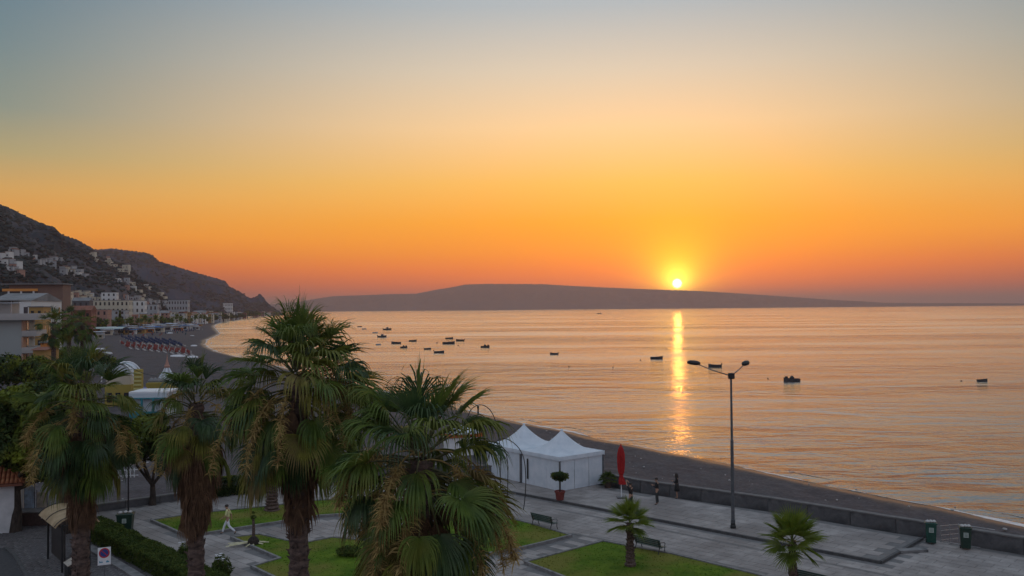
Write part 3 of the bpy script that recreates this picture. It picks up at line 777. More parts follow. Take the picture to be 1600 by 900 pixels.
def big_palm(label, base, H, r0_, r1_, crown_r, seed, n_live, n_dead, skirt, n_fl, lean=(0, 0), lean_live=1.0, spike=0.0, name='fan_palm', emin=-62, group=None, blue=0, dense=170, topz=.35, mats=None, skirt_r=1.0, yawlist=None):
    rnd = random.Random(seed); t = thing(name, label, 'palm tree', base)
    if group: t['group'] = group
    link('trunk', trunk_mesh(rnd, H, r0_, r1_, lean=lean, boots=H * 22), t)
    top_ = Vector((lean[0], lean[1], H))
    ga = 2.39996
    ml = mats or (frond_green, petiole_m)
    for i in range(n_live):
        f = (i + .5) / n_live; a = i * ga + rnd.uniform(-.5, .5)
        el = math.radians(84 - (84 - emin) * f ** .82 + rnd.gauss(0, 11))
        R = crown_r * .52 * rnd.uniform(.88, 1.1); Lp = crown_r * .50 * (0.55 + .45 * min(1, f * 2.2)) * rnd.uniform(.9, 1.1)
        c = top_ + Vector((math.cos(a) * r1_ * .6, math.sin(a) * r1_ * .6, topz - f * (.9 + .25 * crown_r)))
        q_ = rnd.random(); mm_ = ml
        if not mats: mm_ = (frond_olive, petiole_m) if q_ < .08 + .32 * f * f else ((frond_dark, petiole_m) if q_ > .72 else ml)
        me = frond_mesh(rnd, a, el, Lp * rnd.uniform(.75, 1.25), R * rnd.uniform(.85, 1.12), math.radians(rnd.uniform(62, 112) if f > .12 else 42), 34, rnd.choice((.5, 1.0, 1.4, 2.2)) * rnd.uniform(.7, 1.2) * (.5 + f * .7), rnd.uniform(.15, .6) + .25 * f, mm_, curl=rnd.uniform(.15, .8))
        link('frond', me, t, loc=c)
    for i in range(n_dead):
        f = (i + .5) / n_dead; a = i * ga + rnd.uniform(-.3, .3)
        el = math.radians(-46 - 38 * min(1, f * 1.5) + rnd.uniform(-8, 8))
        z = H - .35 - (skirt - .9) * f
        taper = (1 - .45 * f) * skirt_r
        me = frond_mesh(rnd, a, el, .55 * taper * rnd.uniform(.7, 1.2), .85 * rnd.uniform(.8, 1.15) * (.8 + .2 * taper), math.radians(rnd.uniform(28, 60)), 16, .9, .5, (frond_dead, frond_dead), fold=.3, name='dead_frond')
        ff = z / H
        link('dead_frond', me, t, loc=(lean[0] * ff * ff + math.cos(a) * r1_ * .8, lean[1] * ff * ff + math.sin(a) * r1_ * .8, z))
    for i in range(n_fl):
        a = (i * ga * 1.3 + rnd.uniform(-.4, .4)) if i % 3 == 0 else rnd.uniform(-PI * 1.02, .02)
        link('flower_stalk', flower_mesh(rnd, a, crown_r * rnd.uniform(.45, .92), rnd.uniform(.45, 1.2), int(dense * rnd.uniform(.8, 1.7))), t, loc=top_ + Vector((0, 0, rnd.uniform(-.7, .45))))
    if spike:
        mb = MB(); mb.tube([(0, 0, 0), (.01, 0, spike * .5), (-.02, .01, spike * .85), (.03, 0, spike)], [.07, .055, .03, .004], n=6)
        for k_ in range(5): mb.tube([(0, 0, spike * .55), (rnd.uniform(-.1, .1), rnd.uniform(-.1, .1), spike * rnd.uniform(.8, 1.15))], [.014, .002], n=3)
        mb.build('spear_leaf', frond_green, t, loc=top_ + Vector((0, 0, .2)))
    return t
def palm_at(px, py, dist, **kw):
    """crown heart at this pixel, trunk straight below it to the pavement"""
    c = D(px, py, dist); return big_palm(base=(c.x, c.y, 0), H=c.z, **kw)

palm_at(466, 586, 22.0, label='tallest fan palm with dense dark crown and brown skirt of dead leaves', r0_=.24, r1_=.20, crown_r=2.2, seed=21, n_live=84, n_dead=66, skirt=3.3, n_fl=14, spike=1.75, emin=-50)
palm_at(656, 718, 16.8, label='broad fan palm with full deep green crown and golden hanging flower stalks, trunk hidden', r0_=.26, r1_=.22, crown_r=2.1, seed=34, n_live=92, n_dead=34, skirt=2.4, n_fl=15, spike=1.7, emin=-74, dense=260)
palm_at(306, 630, 26.0, label='slim fan palm with thick conical brown skirt and golden flower plumes on top', r0_=.23, r1_=.19, crown_r=1.5, seed=45, n_live=44, n_dead=110, skirt=3.2, n_fl=6, emin=-40, skirt_r=1.25)
palm_at(126, 626, 28.5, label='fan palm beside the curved roof notice shelter with drooping olive fronds and ragged trunk', r0_=.24, r1_=.20, crown_r=1.95, seed=57, n_live=66, n_dead=90, skirt=3.3, n_fl=7, emin=-64, lean=(.05, 0), skirt_r=1.25)

# young palms of the lawn
def young_palm(px, py, gx, gy, label, seed, H, cr, n_live, base=None, r=.16):
    b = base or P(gx, gy, .09); rnd = random.Random(seed)
    t = thing('young_fan_palm', label, 'palm tree', (b.x, b.y, .08 if not base else 0))
    link('trunk', trunk_mesh(rnd, H, r * 1.25, r * .95, rough_=.16, boots=H * 40, n=14, ring=.1), t)
    for i in range(n_live):
        f = (i + .5) / n_live; a = i * 2.39996 + seed; el = math.radians(78 - 100 * f + rnd.uniform(-8, 8))
        me = frond_mesh(rnd, a, el, cr * .36 * rnd.uniform(.9, 1.1), cr * .74 * rnd.uniform(.9, 1.1), math.radians(90), 30, .04 + .16 * f, .25, (frond_lime, petiole_m), pr=.012)
        link('frond', me, t, loc=(0, 0, H + .1 - .25 * f))
    mb = MB(); mb.tube([(0, 0, 0), (-.02, 0, .45), (0, .02, .8)], [.05, .04, .008], n=6); mb.build('spear_leaf', frond_lime, t, loc=(0, 0, H))
    return t
young_palm(985, 805, 985, 884, 'young lime green palm on the lawn in front of the red parasol', 3, 2.2, 1.3, 16)
b_ = D(1238, 840, 41.5)
young_palm(1238, 838, 0, 0, 'young palm with bushy bright crown at the lower edge of the picture', 5, b_.z - .2, 1.5, 20, base=b_, r=.15)
# palm whose crown is hidden behind the tallest one
t = P(425, 797, .09)
young_palm(0, 0, 0, 0, 'stout short trunked palm on the back lawn, crown hidden behind the tallest palm', 8, 2.3, 1.0, 14, base=Vector((t.x, t.y, 0)), r=.30)

# ================================================================ LEAFY TREES AND SHRUBS
def crown_mesh(rnd, blobs, count, leaf, m, name='crown', flat=.7):
    mb = MB(); tot = sum(b[3] ** 2 for b in blobs)
    for (x, y, z, r) in blobs:
        for _ in range(int(count * r * r / tot)):
            d = Vector((rnd.gauss(0, 1), rnd.gauss(0, 1), rnd.gauss(0, 1))).normalized()
            rr = r * (rnd.uniform(.5, 1.0) ** .5) * (1 + .35 * noise.noise(Vector((d.x * 2 + x, d.y * 2 + y, d.z * 2 + z))))
            c = Vector((x, y, z)) + Vector((d.x, d.y, d.z * flat)) * rr
            n1 = (d + Vector((rnd.gauss(0, .6), rnd.gauss(0, .6), rnd.gauss(.3, .6)))).normalized()
            a = n1.orthogonal().normalized(); a = (a * math.cos(k_ := rnd.uniform(0, 6.28)) + n1.cross(a) * math.sin(k_)); b = n1.cross(a)
            L = leaf * rnd.uniform(.6, 1.4); W = L * rnd.uniform(.35, .6)
            mb.add([c - a * L, c - b * W, c + a * L - n1 * L * .2, c + b * W], [(0, 1, 2, 3)])
    return mb.mesh(name, m)
def limb(mb, rnd, a, b, r0_, r1_):
    m1 = a.lerp(b, .35) + Vector((rnd.uniform(-.1, .1), rnd.uniform(-.1, .1), 0)) * (b - a).length
    m2 = a.lerp(b, .7) + Vector((rnd.uniform(-.1, .1), rnd.uniform(-.1, .1), 0)) * (b - a).length
    mb.tube([a, m1, m2, b], [r0_, r0_ * .75 + r1_ * .25, r0_ * .4 + r1_ * .6, r1_], n=8)
def leafy_tree(name, label, base, trunk_h, blobs, count, leaf, m, seed, tr=.3, cat='tree', fork=True, group=None):
    rnd = random.Random(seed); t = thing(name, label, cat, base, group=group)
    mb = MB(); mb.tube([(0, 0, 0), (.1 * tr, .05, trunk_h * .4), (-.1 * tr, .1, trunk_h * .8), (0, 0, trunk_h)], [tr * 1.3, tr, tr * .85, tr * .8], n=10)
    for bx, by, bz, r in blobs: limb(mb, rnd, Vector((0, 0, trunk_h * .85)), Vector((bx, by, bz)), tr * .55, tr * .08)
    mb.build('trunk', tree_bark, t)
    link('crown', crown_mesh(rnd, blobs, count, leaf, m), t)
    return t
c = D(100, 806, 60)
leafy_tree('shade_tree', 'big dark forked tree behind the stone planter with lime green highlights', (c.x, c.y, 0), 2.6,
           [(-2.6, 0, 5.2, 2.0), (-1.0, .5, 6.2, 2.1), (-3.2, 1.6, 7.2, 1.7), (-.5, 0, 4.3, 1.5), (1.4, .8, 5.3, 1.6), (-1.6, .8, 3.9, 1.2), (-4.2, 1.4, 6.6, 1.7), (2.8, 1.2, 4.5, 1.2), (.4, .4, 7.0, 1.6), (-1.8, .2, 5.0, 1.7)], 22000, .16, leaf_dark, 3, tr=.34)
c = D(238, 802, 66)
leafy_tree('shade_tree', 'rounded dark green tree between the two left palms in front of the beach huts', (c.x, c.y, 0), 1.6,
           [(-1.2, 0, 4.3, 1.6), (.8, .3, 3.9, 1.4), (2.0, 0, 4.2, 1.0), (-2.4, 0, 5.2, 1.3), (-.3, .2, 5.4, 1.2)], 8000, .14, leaf_dark, 13, tr=.2)
c = D(24, 800, 62)
leafy_tree('shade_tree', 'dense olive green tree rising above the tiled roof corner', (c.x, c.y, 0), 3.0,
           [(-1.5, 0, 6.8, 2.5), (1.2, .5, 7.6, 2.3), (-3.5, 0, 7.6, 2.2), (3.4, 0, 6.6, 2.0), (.5, 1.5, 5.8, 2.1), (-2, 1.5, 6.0, 1.9), (4.8, .5, 5.2, 1.7)], 20000, .17, leaf_dark, 23, tr=.3)
c = D(84, 640, 118)
leafy_tree('garden_tree', 'yellowish bush tree beside the yellow domed beach hut', (c.x, c.y, 0), 1.5, [(0, 0, 3.2, 2.2), (3, 0, 3.4, 1.8), (-3, 1, 3.4, 2.2), (-6, 0, 3.0, 1.6)], 6000, .22, leaf_lime, 33, tr=.2)
for px, d_, sz, lb in ((12, 150, 1.35, 'dark rounded tree at the foot of the grey apartment block'), (60, 165, 1.1, 'low dark tree in front of the house with painted orange glow'), (112, 200, 1.15, 'dark tree crown rising beside the far group of palms')):
    c = D(px, 600, d_); hh = 13.3 - 85 / F * d_
    leafy_tree('garden_tree', lb, (c.x, c.y, .2), 1.5, [(x * sz, y * sz, z_ * sz + .5, r * sz) for x, y, z_, r in ((0, 0, 3.2, 2.5), (3.2, 0, 3.0, 2.1), (-3.2, 0, 2.8, 2.2), (5.6, 1, 2.2, 1.6), (-5.8, 0, 2.2, 1.7))], 5200, .3, leaf_dark, int(px), tr=.25)

# hedge that runs beside the cobbles
def hedge(name, label, pts, w, h, m, count, seed, leaf=.06, wob=.12):
    rnd = random.Random(seed); p0 = pts[0]; mb = MB()
    L = sum((b - a).length for a, b in zip(pts[:-1], pts[1:]))
    for a, b in zip(pts[:-1], pts[1:]):
        a, b = a - p0, b - p0; l_ = (b - a).length; t_ = (b - a) / l_; nn = Vector((-t_.y, t_.x, 0)); n_ = int(l_ / .35) + 1
        # woody core so that light does not pass straight through
        for i in range(n_):
            c = a.lerp(b, (i + .5) / n_)
            mb.tube([c + Vector((0, 0, .0)), c + nn * rnd.uniform(-.2, .2) + Vector((0, 0, h * .8))], [.03, .008], n=4)
        for _ in range(int(count * l_ / L)):
            u, v, z_ = rnd.random(), rnd.uniform(-1, 1), rnd.random()
            k_ = rnd.random()
            if k_ < .45: z_ = 1 - rnd.random() ** 2 * .15
            elif k_ < .8: v = math.copysign(1 - rnd.random() ** 2 * .2, v)
            wv = 1 + wob * noise.noise(Vector((u * l_ * .8, v, z_ * 2)))
            c = a.lerp(b, u) + nn * (v * w / 2 * wv) + Vector((0, 0, .04 + z_ * h * wv + rnd.uniform(-.03, .05)))
            n1 = Vector((rnd.gauss(0, .7), rnd.gauss(0, .7), rnd.gauss(.6, .7))).normalized(); aa = n1.orthogonal().normalized(); bb = n1.cross(aa)
            s1, s2 = leaf * rnd.uniform(.6, 1.5), leaf * rnd.uniform(.3, .8)
            mb.add([c - aa * s1, c - bb * s2, c + aa * s1, c + bb * s2], [(0, 1, 2, 3)])
    o = mb.build(name, m, loc=(p0.x, p0.y, 0)); tag(o, label, 'hedge'); return o
hedge('box_hedge', 'clipped green hedge running diagonally between the cobbles and the park paving', [P(138, 832), P(209, 869), P(298, 915), P(380, 962)], 1.45, .85, leaf_hedge, 52000, 4, leaf=.05)
hedge('beach_hedge', 'dark low hedge on the beach side behind the back lawn', [P(318, 779), P(372, 771), P(432, 768)], 1.2, 1.15, leaf_dark, 16000, 9, leaf=.06)
# stone kerb strip between hedge and cobbles
strip('hedge_kerb', [P(138, 856), P(205, 896), P(270, 940)], .5, .12, kerb_m, h=.12)

def shrub(name, label, px, py, r, h, m, seed, count=1500, flowers=None, z=.0, leaf=.06):
    b = P(px, py, z); rnd = random.Random(seed); t = thing(name, label, 'shrub', (b.x, b.y, z))
    link('foliage', crown_mesh(rnd, [(0, 0, h * .55, r), (r * .5, 0, h * .4, r * .7), (-r * .5, .1, h * .45, r * .7)], count, leaf, m, name='foliage', flat=h / r / 2), t)
    mb = MB()
    for k_ in range(6): mb.tube([(0, 0, 0), (rnd.uniform(-.2, .2), rnd.uniform(-.2, .2), h * .6)], [.02, .006], n=4)
    mb.build('stem', tree_bark, t)
    if flowers:
        for k_ in range(flowers):
            a = rnd.uniform(0, 6.28); rr = r * rnd.uniform(.2, .9)
            fb = MB(); cc = Vector((math.cos(a) * rr, math.sin(a) * rr, h * rnd.uniform(.85, 1.08)))
            for j in range(5):
                an = j * 1.2566; fb.add([cc, cc + Vector((math.cos(an - .4), math.sin(an - .4), .4)) * .07, cc + Vector((math.cos(an), math.sin(an), .2)) * .11, cc + Vector((math.cos(an + .4), math.sin(an + .4), .4)) * .07], [(0, 1, 2, 3)])
            fb.build('flower', white_paint, t)
    return t
shrub('flowering_shrub', 'small shrub with white flowers beside the slim conical skirted palm', 346, 905, .45, 1.15, leaf_hedge, 3, 1800, 8)
shrub('flowering_shrub', 'flowering bush half hidden behind the trunk of the slim palm', 290, 878, .42, .95, leaf_hedge, 4, 1500, 7)
shrub('lawn_shrub', 'low rounded shrub on the left lawn', 545, 868, .6, .5, leaf_hedge, 5, 1500, z=.09)

# ---- potted plants
terracotta = mat('terracotta', (0.13, 0.026, 0.02), (0.20, 0.04, 0.03), rough=0.75, scale=4)
def pot(t, r, h, m):
    MB().lathe([(r * .68, 0), (r * .72, .02), (r * .9, h * .8), (r * 1.02, h * .82), (r * 1.05, h), (r * .93, h), (r * .88, h * .86), (.01, h * .86)], n=20).build('pot', m, t, smooth=False)
b_ = P(875, 781, TZ); t = thing('potted_tree', 'round headed little tree in a red pot in front of the white marquee', 'potted tree', (b_.x, b_.y, TZ))
pot(t, .36, .62, terracotta); rnd = random.Random(2)
MB().tube([(0, 0, .5), (.02, 0, 1.0), (0, .02, 1.45)], [.04, .033, .03], n=8).build('trunk', tree_bark, t)
link('crown', crown_mesh(rnd, [(0, 0, 1.62, .50), (.28, 0, 1.58, .36), (-.28, 0, 1.66, .36)], 2600, .06, leaf_dark), t)
b_ = P(950, 762, TZ); t = thing('potted_palm', 'leafy plant in a dark pot against the wall beside the white marquee', 'potted plant', (b_.x, b_.y, TZ))
pot(t, .34, .5, mat('dark_pot', (.05, .035, .03), (.08, .055, .045), rough=.8))
for i in range(22):
    a = i * 2.4; el = math.radians(80 - 70 * i / 22)
    link('frond', frond_mesh(rnd, a, el, .38, .5, math.radians(60), 12, .6, .4, (leaf_hedge, petiole_m), pr=.008), t, loc=(0, 0, .5))

# ---- yucca with pale fallen leaves lying round it
pale_leaf = mat('pale_dry_leaf', (0.42, 0.38, 0.22), (0.62, 0.58, 0.38), rough=.8)
b_ = P(396, 850, .09); t = thing('young_tree', 'thin staked young plant ringed by pale fallen palm stalks at the lawn corner', 'sapling', (b_.x, b_.y, .06))
MB().tube([(0, 0, 0), (.01, .01, .8), (0, 0, 1.45)], [.10, .09, .07], n=8).build('trunk', bark, t)
link('crown', crown_mesh(rnd, [(0, 0, 1.55, .16), (0, 0, 1.8, .10)], 160, .05, leaf_hedge), t)
MB().lathe([(.30, 0), (.34, .1), (.30, .28), (.16, .44), (.05, .5)], n=12).build('mulch_mound', mat('mulch', (.02, .016, .013), (.04, .03, .025), rough=1, scale=9, bump=.03), t)
for a_, L_ in ((178, 1.45), (192, 1.3), (204, 1.5), (150, .9), (120, .7), (20, .85), (35, .7), (-12, .6), (250, .7), (285, .5), (60, .55)):
    a = math.radians(a_); c_, s_ = math.cos(a), math.sin(a); w = .05; w2 = .018
    mb = MB(); mb.add([(c_ * .28 - s_ * w2, s_ * .28 + c_ * w2, .12), (c_ * .28 + s_ * w2, s_ * .28 - c_ * w2, .12), (c_ * L_ * .5 - s_ * w, s_ * L_ * .5 + c_ * w, .10), (c_ * L_ * .5 + s_ * w, s_ * L_ * .5 - c_ * w, .10),
                       (c_ * L_ - s_ * w, s_ * L_ + c_ * w, .05), (c_ * L_ + s_ * w, s_ * L_ - c_ * w, .05), (c_ * L_ * .5, s_ * L_ * .5, .15), (c_ * L_, s_ * L_, .09)],
                      [(0, 1, 3, 6, 2), (2, 6, 7, 4), (6, 3, 5, 7), (2, 4, 5, 3), (4, 7, 5), (0, 2, 3, 1)])
    mb.build('fallen_stalk', pale_leaf, t)

# ================================================================ MARQUEES
Fc, Rc, Lc = P(875, 768, TZ), P(935, 757, TZ), P(808, 753.5, TZ)
e1 = (Rc - Fc); e2 = (Lc - Fc); side = 4.35
e1 = Vector((e1.x, e1.y, 0)).normalized(); e2 = Vector((-e1.y, e1.x, 0))
if e2.dot(Lc - Fc) < 0: e2 = -e2
def marquee(origin, label, window=True):
    t = thing('marquee_tent', label, 'marquee', (origin.x, origin.y, TZ), math.atan2(e1.y, e1.x))
    # local frame: x along e1, y along e2
    sgn = 1 if (Matrix.Rotation(-math.atan2(e1.y, e1.x), 3, 'Z') @ e2).y > 0 else -1
    S = side; Y = lambda v: v * sgn
    eave, peak = 2.42, 3.92
    # swept canopy
    n = 14; m_ = 12; mb = MB()
    ring = []
    for k_ in range(4 * n):
        q_ = k_ / n; s_ = int(q_); f = q_ - s_
        x, y = ((f, 0), (1, f), (1 - f, 1), (0, 1 - f))[s_]
        ring.append(((x - .5) * (S + .16), (y - .5) * (S + .16)))
    for j in range(m_ + 1):
        f = j / m_; r = 1 - f * .975; h = eave + .02 + (peak - eave) * (f ** 1.75)
        for x, y in ring:
            mx_ = max(abs(x), abs(y)); L_ = math.hypot(x, y); rr = (mx_ / L_) ** (f * .9)
            sag = -.05 * math.sin(PI * min(1, f * 1.4)) * (1 if f < .7 else 0)
            mb.v.append((S / 2 + x * r * rr, Y(S / 2 + y * r * rr), h + sag))
        if j:
            b0 = (j - 1) * 4 * n
            for k_ in range(4 * n):
                k2 = (k_ + 1) % (4 * n); mb.f.append((b0 + k_, b0 + k2, b0 + 4 * n + k2, b0 + 4 * n + k_))
    mb.build('canopy', canvas, t, smooth=True)
    MB().lathe([(.09, 0), (.10, .1), (.06, .16), (.015, .2)], n=10).build('finial', canvas, t, loc=(S / 2, Y(S / 2), peak - .04))
    # valance with scalloped lower hem and four wall panels per side
    for a, b, nm in (((0, 0), (S, 0), 0), ((S, 0), (S, S), 1), ((S, S), (0, S), 2), ((0, S), (0, 0), 3)):
        dx, dy = (b[0] - a[0]) / S, (b[1] - a[1]) / S; ox, oy = dy * .09, -dx * .09
        vb = MB(); N = 24
        for k_ in range(N + 1):
            f = k_ / N * (S + .18) - .09
            for z_ in (eave + .05, eave - .24 - .02 * math.cos(k_ * PI)):
                vb.v.append((a[0] + dx * f + ox, Y(a[1] + dy * f + oy), z_))
        vb.f = [(2 * k_, 2 * k_ + 1, 2 * k_ + 3, 2 * k_ + 2) for k_ in range(N)]
        vb.build('valance', canvas, t)
        for s_ in range(3):
            f0, f1 = S * s_ / 3 + (.06 if s_ == 0 else .012), S * (s_ + 1) / 3 - (.06 if s_ == 2 else .012)
            wb = MB(); N = 10
            for k_ in range(N + 1):
                f = f0 + (f1 - f0) * k_ / N; rp_ = .012 * math.sin(k_ * 2.3 + s_)
                for z_ in (eave - .1, .72, .70, .01):
                    wb.v.append((a[0] + dx * f + (-ox * .3) + ox * rp_ * 6, Y(a[1] + dy * f - oy * .3 + oy * rp_ * 6), z_))
            for k_ in range(N):
                for r_ in range(3): wb.f.append((4 * k_ + r_, 4 * k_ + r_ + 1, 4 * k_ + r_ + 5, 4 * k_ + r_ + 4))
            wb.build('wall_panel', canvas, t)
    for x, y in ((0, 0), (S, 0), (S, S), (0, S)):
        MB().box((x, Y(y), eave / 2), (.10, .10, eave)).build('post', grey_metal, t, bevel=.008)
        MB().box((x, Y(y), .012), (.26, .26, .024)).build('foot_plate', grey_metal, t)
    if window:
        MB().box((S + .045, Y(S * .9), 1.35), (.03, .16, .8)).build('window', mat('clear_plastic', (.03, .04, .05), (.05, .06, .07), rough=.2), t)
        MB().box((S * .16 * 0 - .045, Y(S * .82), 1.15), (.03, .14, 1.5)).build('door_gap', mat('dark_gap', (.02, .02, .02), (.03, .03, .03)), t)
    return t
marquee(Fc, 'white peaked marquee nearest the red parasol, behind the round headed potted tree')
marquee(Fc + e2 * (side + .1), 'second white peaked marquee partly behind the arched metal hoop', window=False)
# small awning kiosk behind the palm
kq = P(722, 712, -0.9)
t = thing('beach_kiosk', 'small white topped kiosk with an orange fascia peeping out behind the broad palm', 'kiosk', (kq.x, kq.y, -0.9), .3)
box('counter', (0, 0, .95), (3.2, 2.4, 1.9), white_paint, t, bevel=.03)
box('fascia', (0, 0, 2.1), (3.5, 2.7, .35), mat('orange_fascia', (.45, .10, .03), (.55, .16, .05)), t, bevel=.02)
MB().lathe([(1.9, 0), (1.75, .18), (1.2, .42), (.5, .6), (.05, .66)], n=20).build('roof', canvas, t, loc=(0, 0, 2.28), smooth=True)

# ================================================================ RED PARASOL
b_ = P(971, 778, TZ); t = thing('closed_parasol', 'tall closed red parasol on a white pole and square base', 'parasol', (b_.x, b_.y, TZ))
red = mat('red_fabric', (0.33, 0.008, 0.008), (0.45, 0.014, 0.014), rough=.75, scale=3, trans=.1)
mb = MB(); n = 20
prof = [(.03, 3.62), (.10, 3.55), (.19, 3.35), (.27, 3.0), (.28, 2.5), (.25, 2.0), (.20, 1.72), (.12, 1.55), (.17, 1.4), (.24, 1.15), (.27, .95)]
for j, (r, z_) in enumerate(prof):
    for k_ in range(n):
        a = 2 * PI * k_ / n; rr = r * .86 * (1 + (.16 if k_ % 2 else -.14) * (1 if r > .13 else .4))
        sh = .06 if z_ < 1.5 else 0
        mb.v.append((rr * math.cos(a) + sh * (1.5 - z_) * 2.5, rr * math.sin(a), z_))
    if j:
        b0 = (j - 1) * n
        for k_ in range(n): mb.f.append((b0 + k_, b0 + (k_ + 1) % n, b0 + n + (k_ + 1) % n, b0 + n + k_))
mb.build('canopy', red, t)
MB().lathe([(.05, 0), (.04, .1), (.01, .14)], n=10).build('finial', red, t, loc=(0, 0, 3.6))
MB().tube([(0, 0, .06), (0, 0, 3.6)], .035, n=10).build('pole', white_paint, t)
MB().lathe([(.145, 0), (.145, .05)], n=16).build('strap', red, t, loc=(0, 0, 1.52))
MB().box((0, 0, .05), (.62, .62, .1)).build('base', concrete, t, bevel=.02)

# ================================================================ BENCHES
bench_green = mat('bench_green', (0.012, 0.035, 0.032), (0.03, 0.07, 0.062), rough=.5, scale=5)
def bench(c, yaw, label):
    t = thing('park_bench', label, 'bench', (c.x, c.y, 0), yaw)
    for k_ in range(4):   # back boards; local +y is the way a sitter faces
        box('back_slat', (0, 0, 0), (1.78, .022, .085), bench_green, t, bevel=.006).location = (0, -.20 - k_ * .035, .50 + k_ * .105)
    for k_ in range(5): box('seat_slat', (0, -.14 + k_ * .095, .43 - .006 * (k_ - 2) ** 2), (1.78, .075, .025), bench_green, t, bevel=.006)
    for sx in (-.78, .78):
        mb = MB(); mb.tube([(sx, -.38, 0), (sx, -.30, .14), (sx, -.20, .40), (sx, -.26, .62), (sx, -.34, .86)], [.022, .024, .026, .022, .018], n=6)
        mb.tube([(sx, .34, 0), (sx, .25, .18), (sx, .26, .40)], [.022, .022, .022], n=6)
        mb.tube([(sx, -.2, .40), (sx, .05, .385), (sx, .28, .40)], .022, n=6)
        mb.tube([(sx, -.26, .62), (sx, -.02, .66), (sx, .22, .64), (sx, .29, .56), (sx, .25, .42)], .018, n=6)
        mb.build('leg_frame', dark_metal, t)
    return t
by = math.atan2(P(865, 828).y - P(832, 820).y, P(865, 828).x - P(832, 820).x)
bench(P(851, 825), by, 'dark green bench seen from behind near the potted tree')
b2 = P(1016, 863); bench(b2, by, 'dark green bench seen from behind beside the young lawn palm')
bench(P(1275, 921), by, 'dark bench at the lower edge beside the bushy young palm')

# ================================================================ LAMP POSTS
b_ = P(1145.5, 825, TZ); dl = 53.3
t = thing('street_lamp', 'tall grey double armed street lamp standing on the terrace', 'street lamp', (b_.x, b_.y, TZ))
pole_m = mat('lamp_pole', (0.07, 0.08, 0.09), (0.13, 0.14, 0.15), rough=.5, metal=.4, scale=3)
dl = math.hypot(b_.x, b_.y); topj = D(1146, 588, dl); hz = topj.z - TZ
MB().tube([(0, 0, 0), (0, 0, .5), (0, 0, .52), (0, 0, 5.2), (0, 0, 5.22), (0, 0, hz)], [.13, .13, .105, .095, .075, .06], n=14).build('pole', pole_m, t)
MB().lathe([(.17, 0), (.17, .12), (.14, .2), (.135, .3)], n=14).build('base_collar', dark_metal, t)
MB().box((.02, 0, hz + .02), (.36, .30, .36)).build('junction_box', dark_metal, t, bevel=.05)
for (hx, hy), dep in (((1084, 567), -.7), ((1165, 567.5), 1.9)):
    e = D(hx, hy, dl + dep) - Vector((b_.x, b_.y, TZ)); s0 = Vector((0, 0, hz + .02)); u_ = (e - s0).normalized(); hu = Vector((u_.x, u_.y, 0)).normalized()
    m1 = s0.lerp(e, .5) + Vector((0, 0, -.04))
    MB().tube([s0, m1, e - u_ * .3, e - hu * .25], [.034, .03, .026, .026], n=8).build('arm', pole_m, t)
    h_ = MB(); h_.lathe([(.01, -.11), (.19, -.09), (.21, 0), (.19, .08), (.12, .14), (.01, .16)], n=14)
    h_.v = [tuple(Vector((x * 2.0, y * .95, z_))) for x, y, z_ in h_.v]
    an = math.atan2(hu.y, hu.x)
    o = h_.build('lamp_head', dark_metal, t, smooth=True, loc=tuple(e), rot=(0, -.12, an))
    g_ = MB(); g_.lathe([(.13, -.03), (.11, .0)], n=12); g_.v = [(x * 2.2, y, z_) for x, y, z_ in g_.v]
    g_.build('lens', mat('lamp_lens', (.3, .3, .28), (.4, .4, .38), rough=.2), o, loc=(0, 0, -.10))
b_ = P(200.5, 802)
t = thing('slim_lamp_post', 'thin dark lamp post rising behind the green litter bin', 'lamp post', (b_.x, b_.y, 0))
MB().tube([(0, 0, 0), (0, 0, 3.9)], [.055, .04], n=8).build('pole', dark_metal, t)
MB().lathe([(.08, 0), (.2, .1), (.24, .28), (.12, .42), (.02, .5)], n=12).build('lamp_head', dark_metal, t, loc=(0, 0, 3.88))

# ================================================================ ARCHED HOOPS by the marquees
def hoop(label, path, dist, legs=True):
    pts = [D(x, y, d_) for x, y, d_ in path]; c0 = Vector((pts[-1].x, pts[-1].y, 0))
    sm = []
    for i in range(len(pts) - 1):   # Catmull-Rom
        p0, p1, p2, p3 = pts[max(0, i - 1)], pts[i], pts[i + 1], pts[min(len(pts) - 1, i + 2)]
        for k_ in range(6):
            u = k_ / 6; sm.append(.5 * ((2 * p1) + (-p0 + p2) * u + (2 * p0 - 5 * p1 + 4 * p2 - p3) * u * u + (-p0 + 3 * p1 - 3 * p2 + p3) * u ** 3))
    sm.append(pts[-1])
    t = thing('arched_hoop', label, 'hoop', tuple(c0))
    MB().tube([p - c0 for p in sm], .028, n=6).build('tube', dark_metal, t)
    return t
hoop('slender dark metal hoop arching in front of the second marquee down to the paving', [(762, 720, 57), (768, 698, 57), (786, 685, 57), (806, 695, 57), (818, 715, 57), (821.5, 745, 57), (820.5, 775, 57), (818, 796, 57.4)], 57)
hoop('thin dark hoop arching above the palm crown against the shoreline', [(728, 660, 60), (736, 640, 60), (751, 632.5, 60), (766, 641, 60), (776, 664, 60), (781, 700, 60), (782, 781, 60.3)], 60)
hoop('inner dark hoop crossing behind the taller one beside the marquee wall', [(758, 700, 62), (772, 690, 62), (786, 700, 62), (793, 722, 62), (793, 776, 62.3)], 62)
b_ = D(747, 643, 131)
t = thing('beach_marker', 'small dark post at the water edge seen above the hoop', 'post', (b_.x, b_.y, ground_z(b_.x, b_.y)))
MB().tube([(0, 0, 0), (0, 0, .75), (.02, 0, .8)], [.12, .11, .13], n=8).build('post', dark_metal, t)
MB().box((0, 0, .95), (.32, .12, .34)).build('plate', dark_metal, t, bevel=.03)

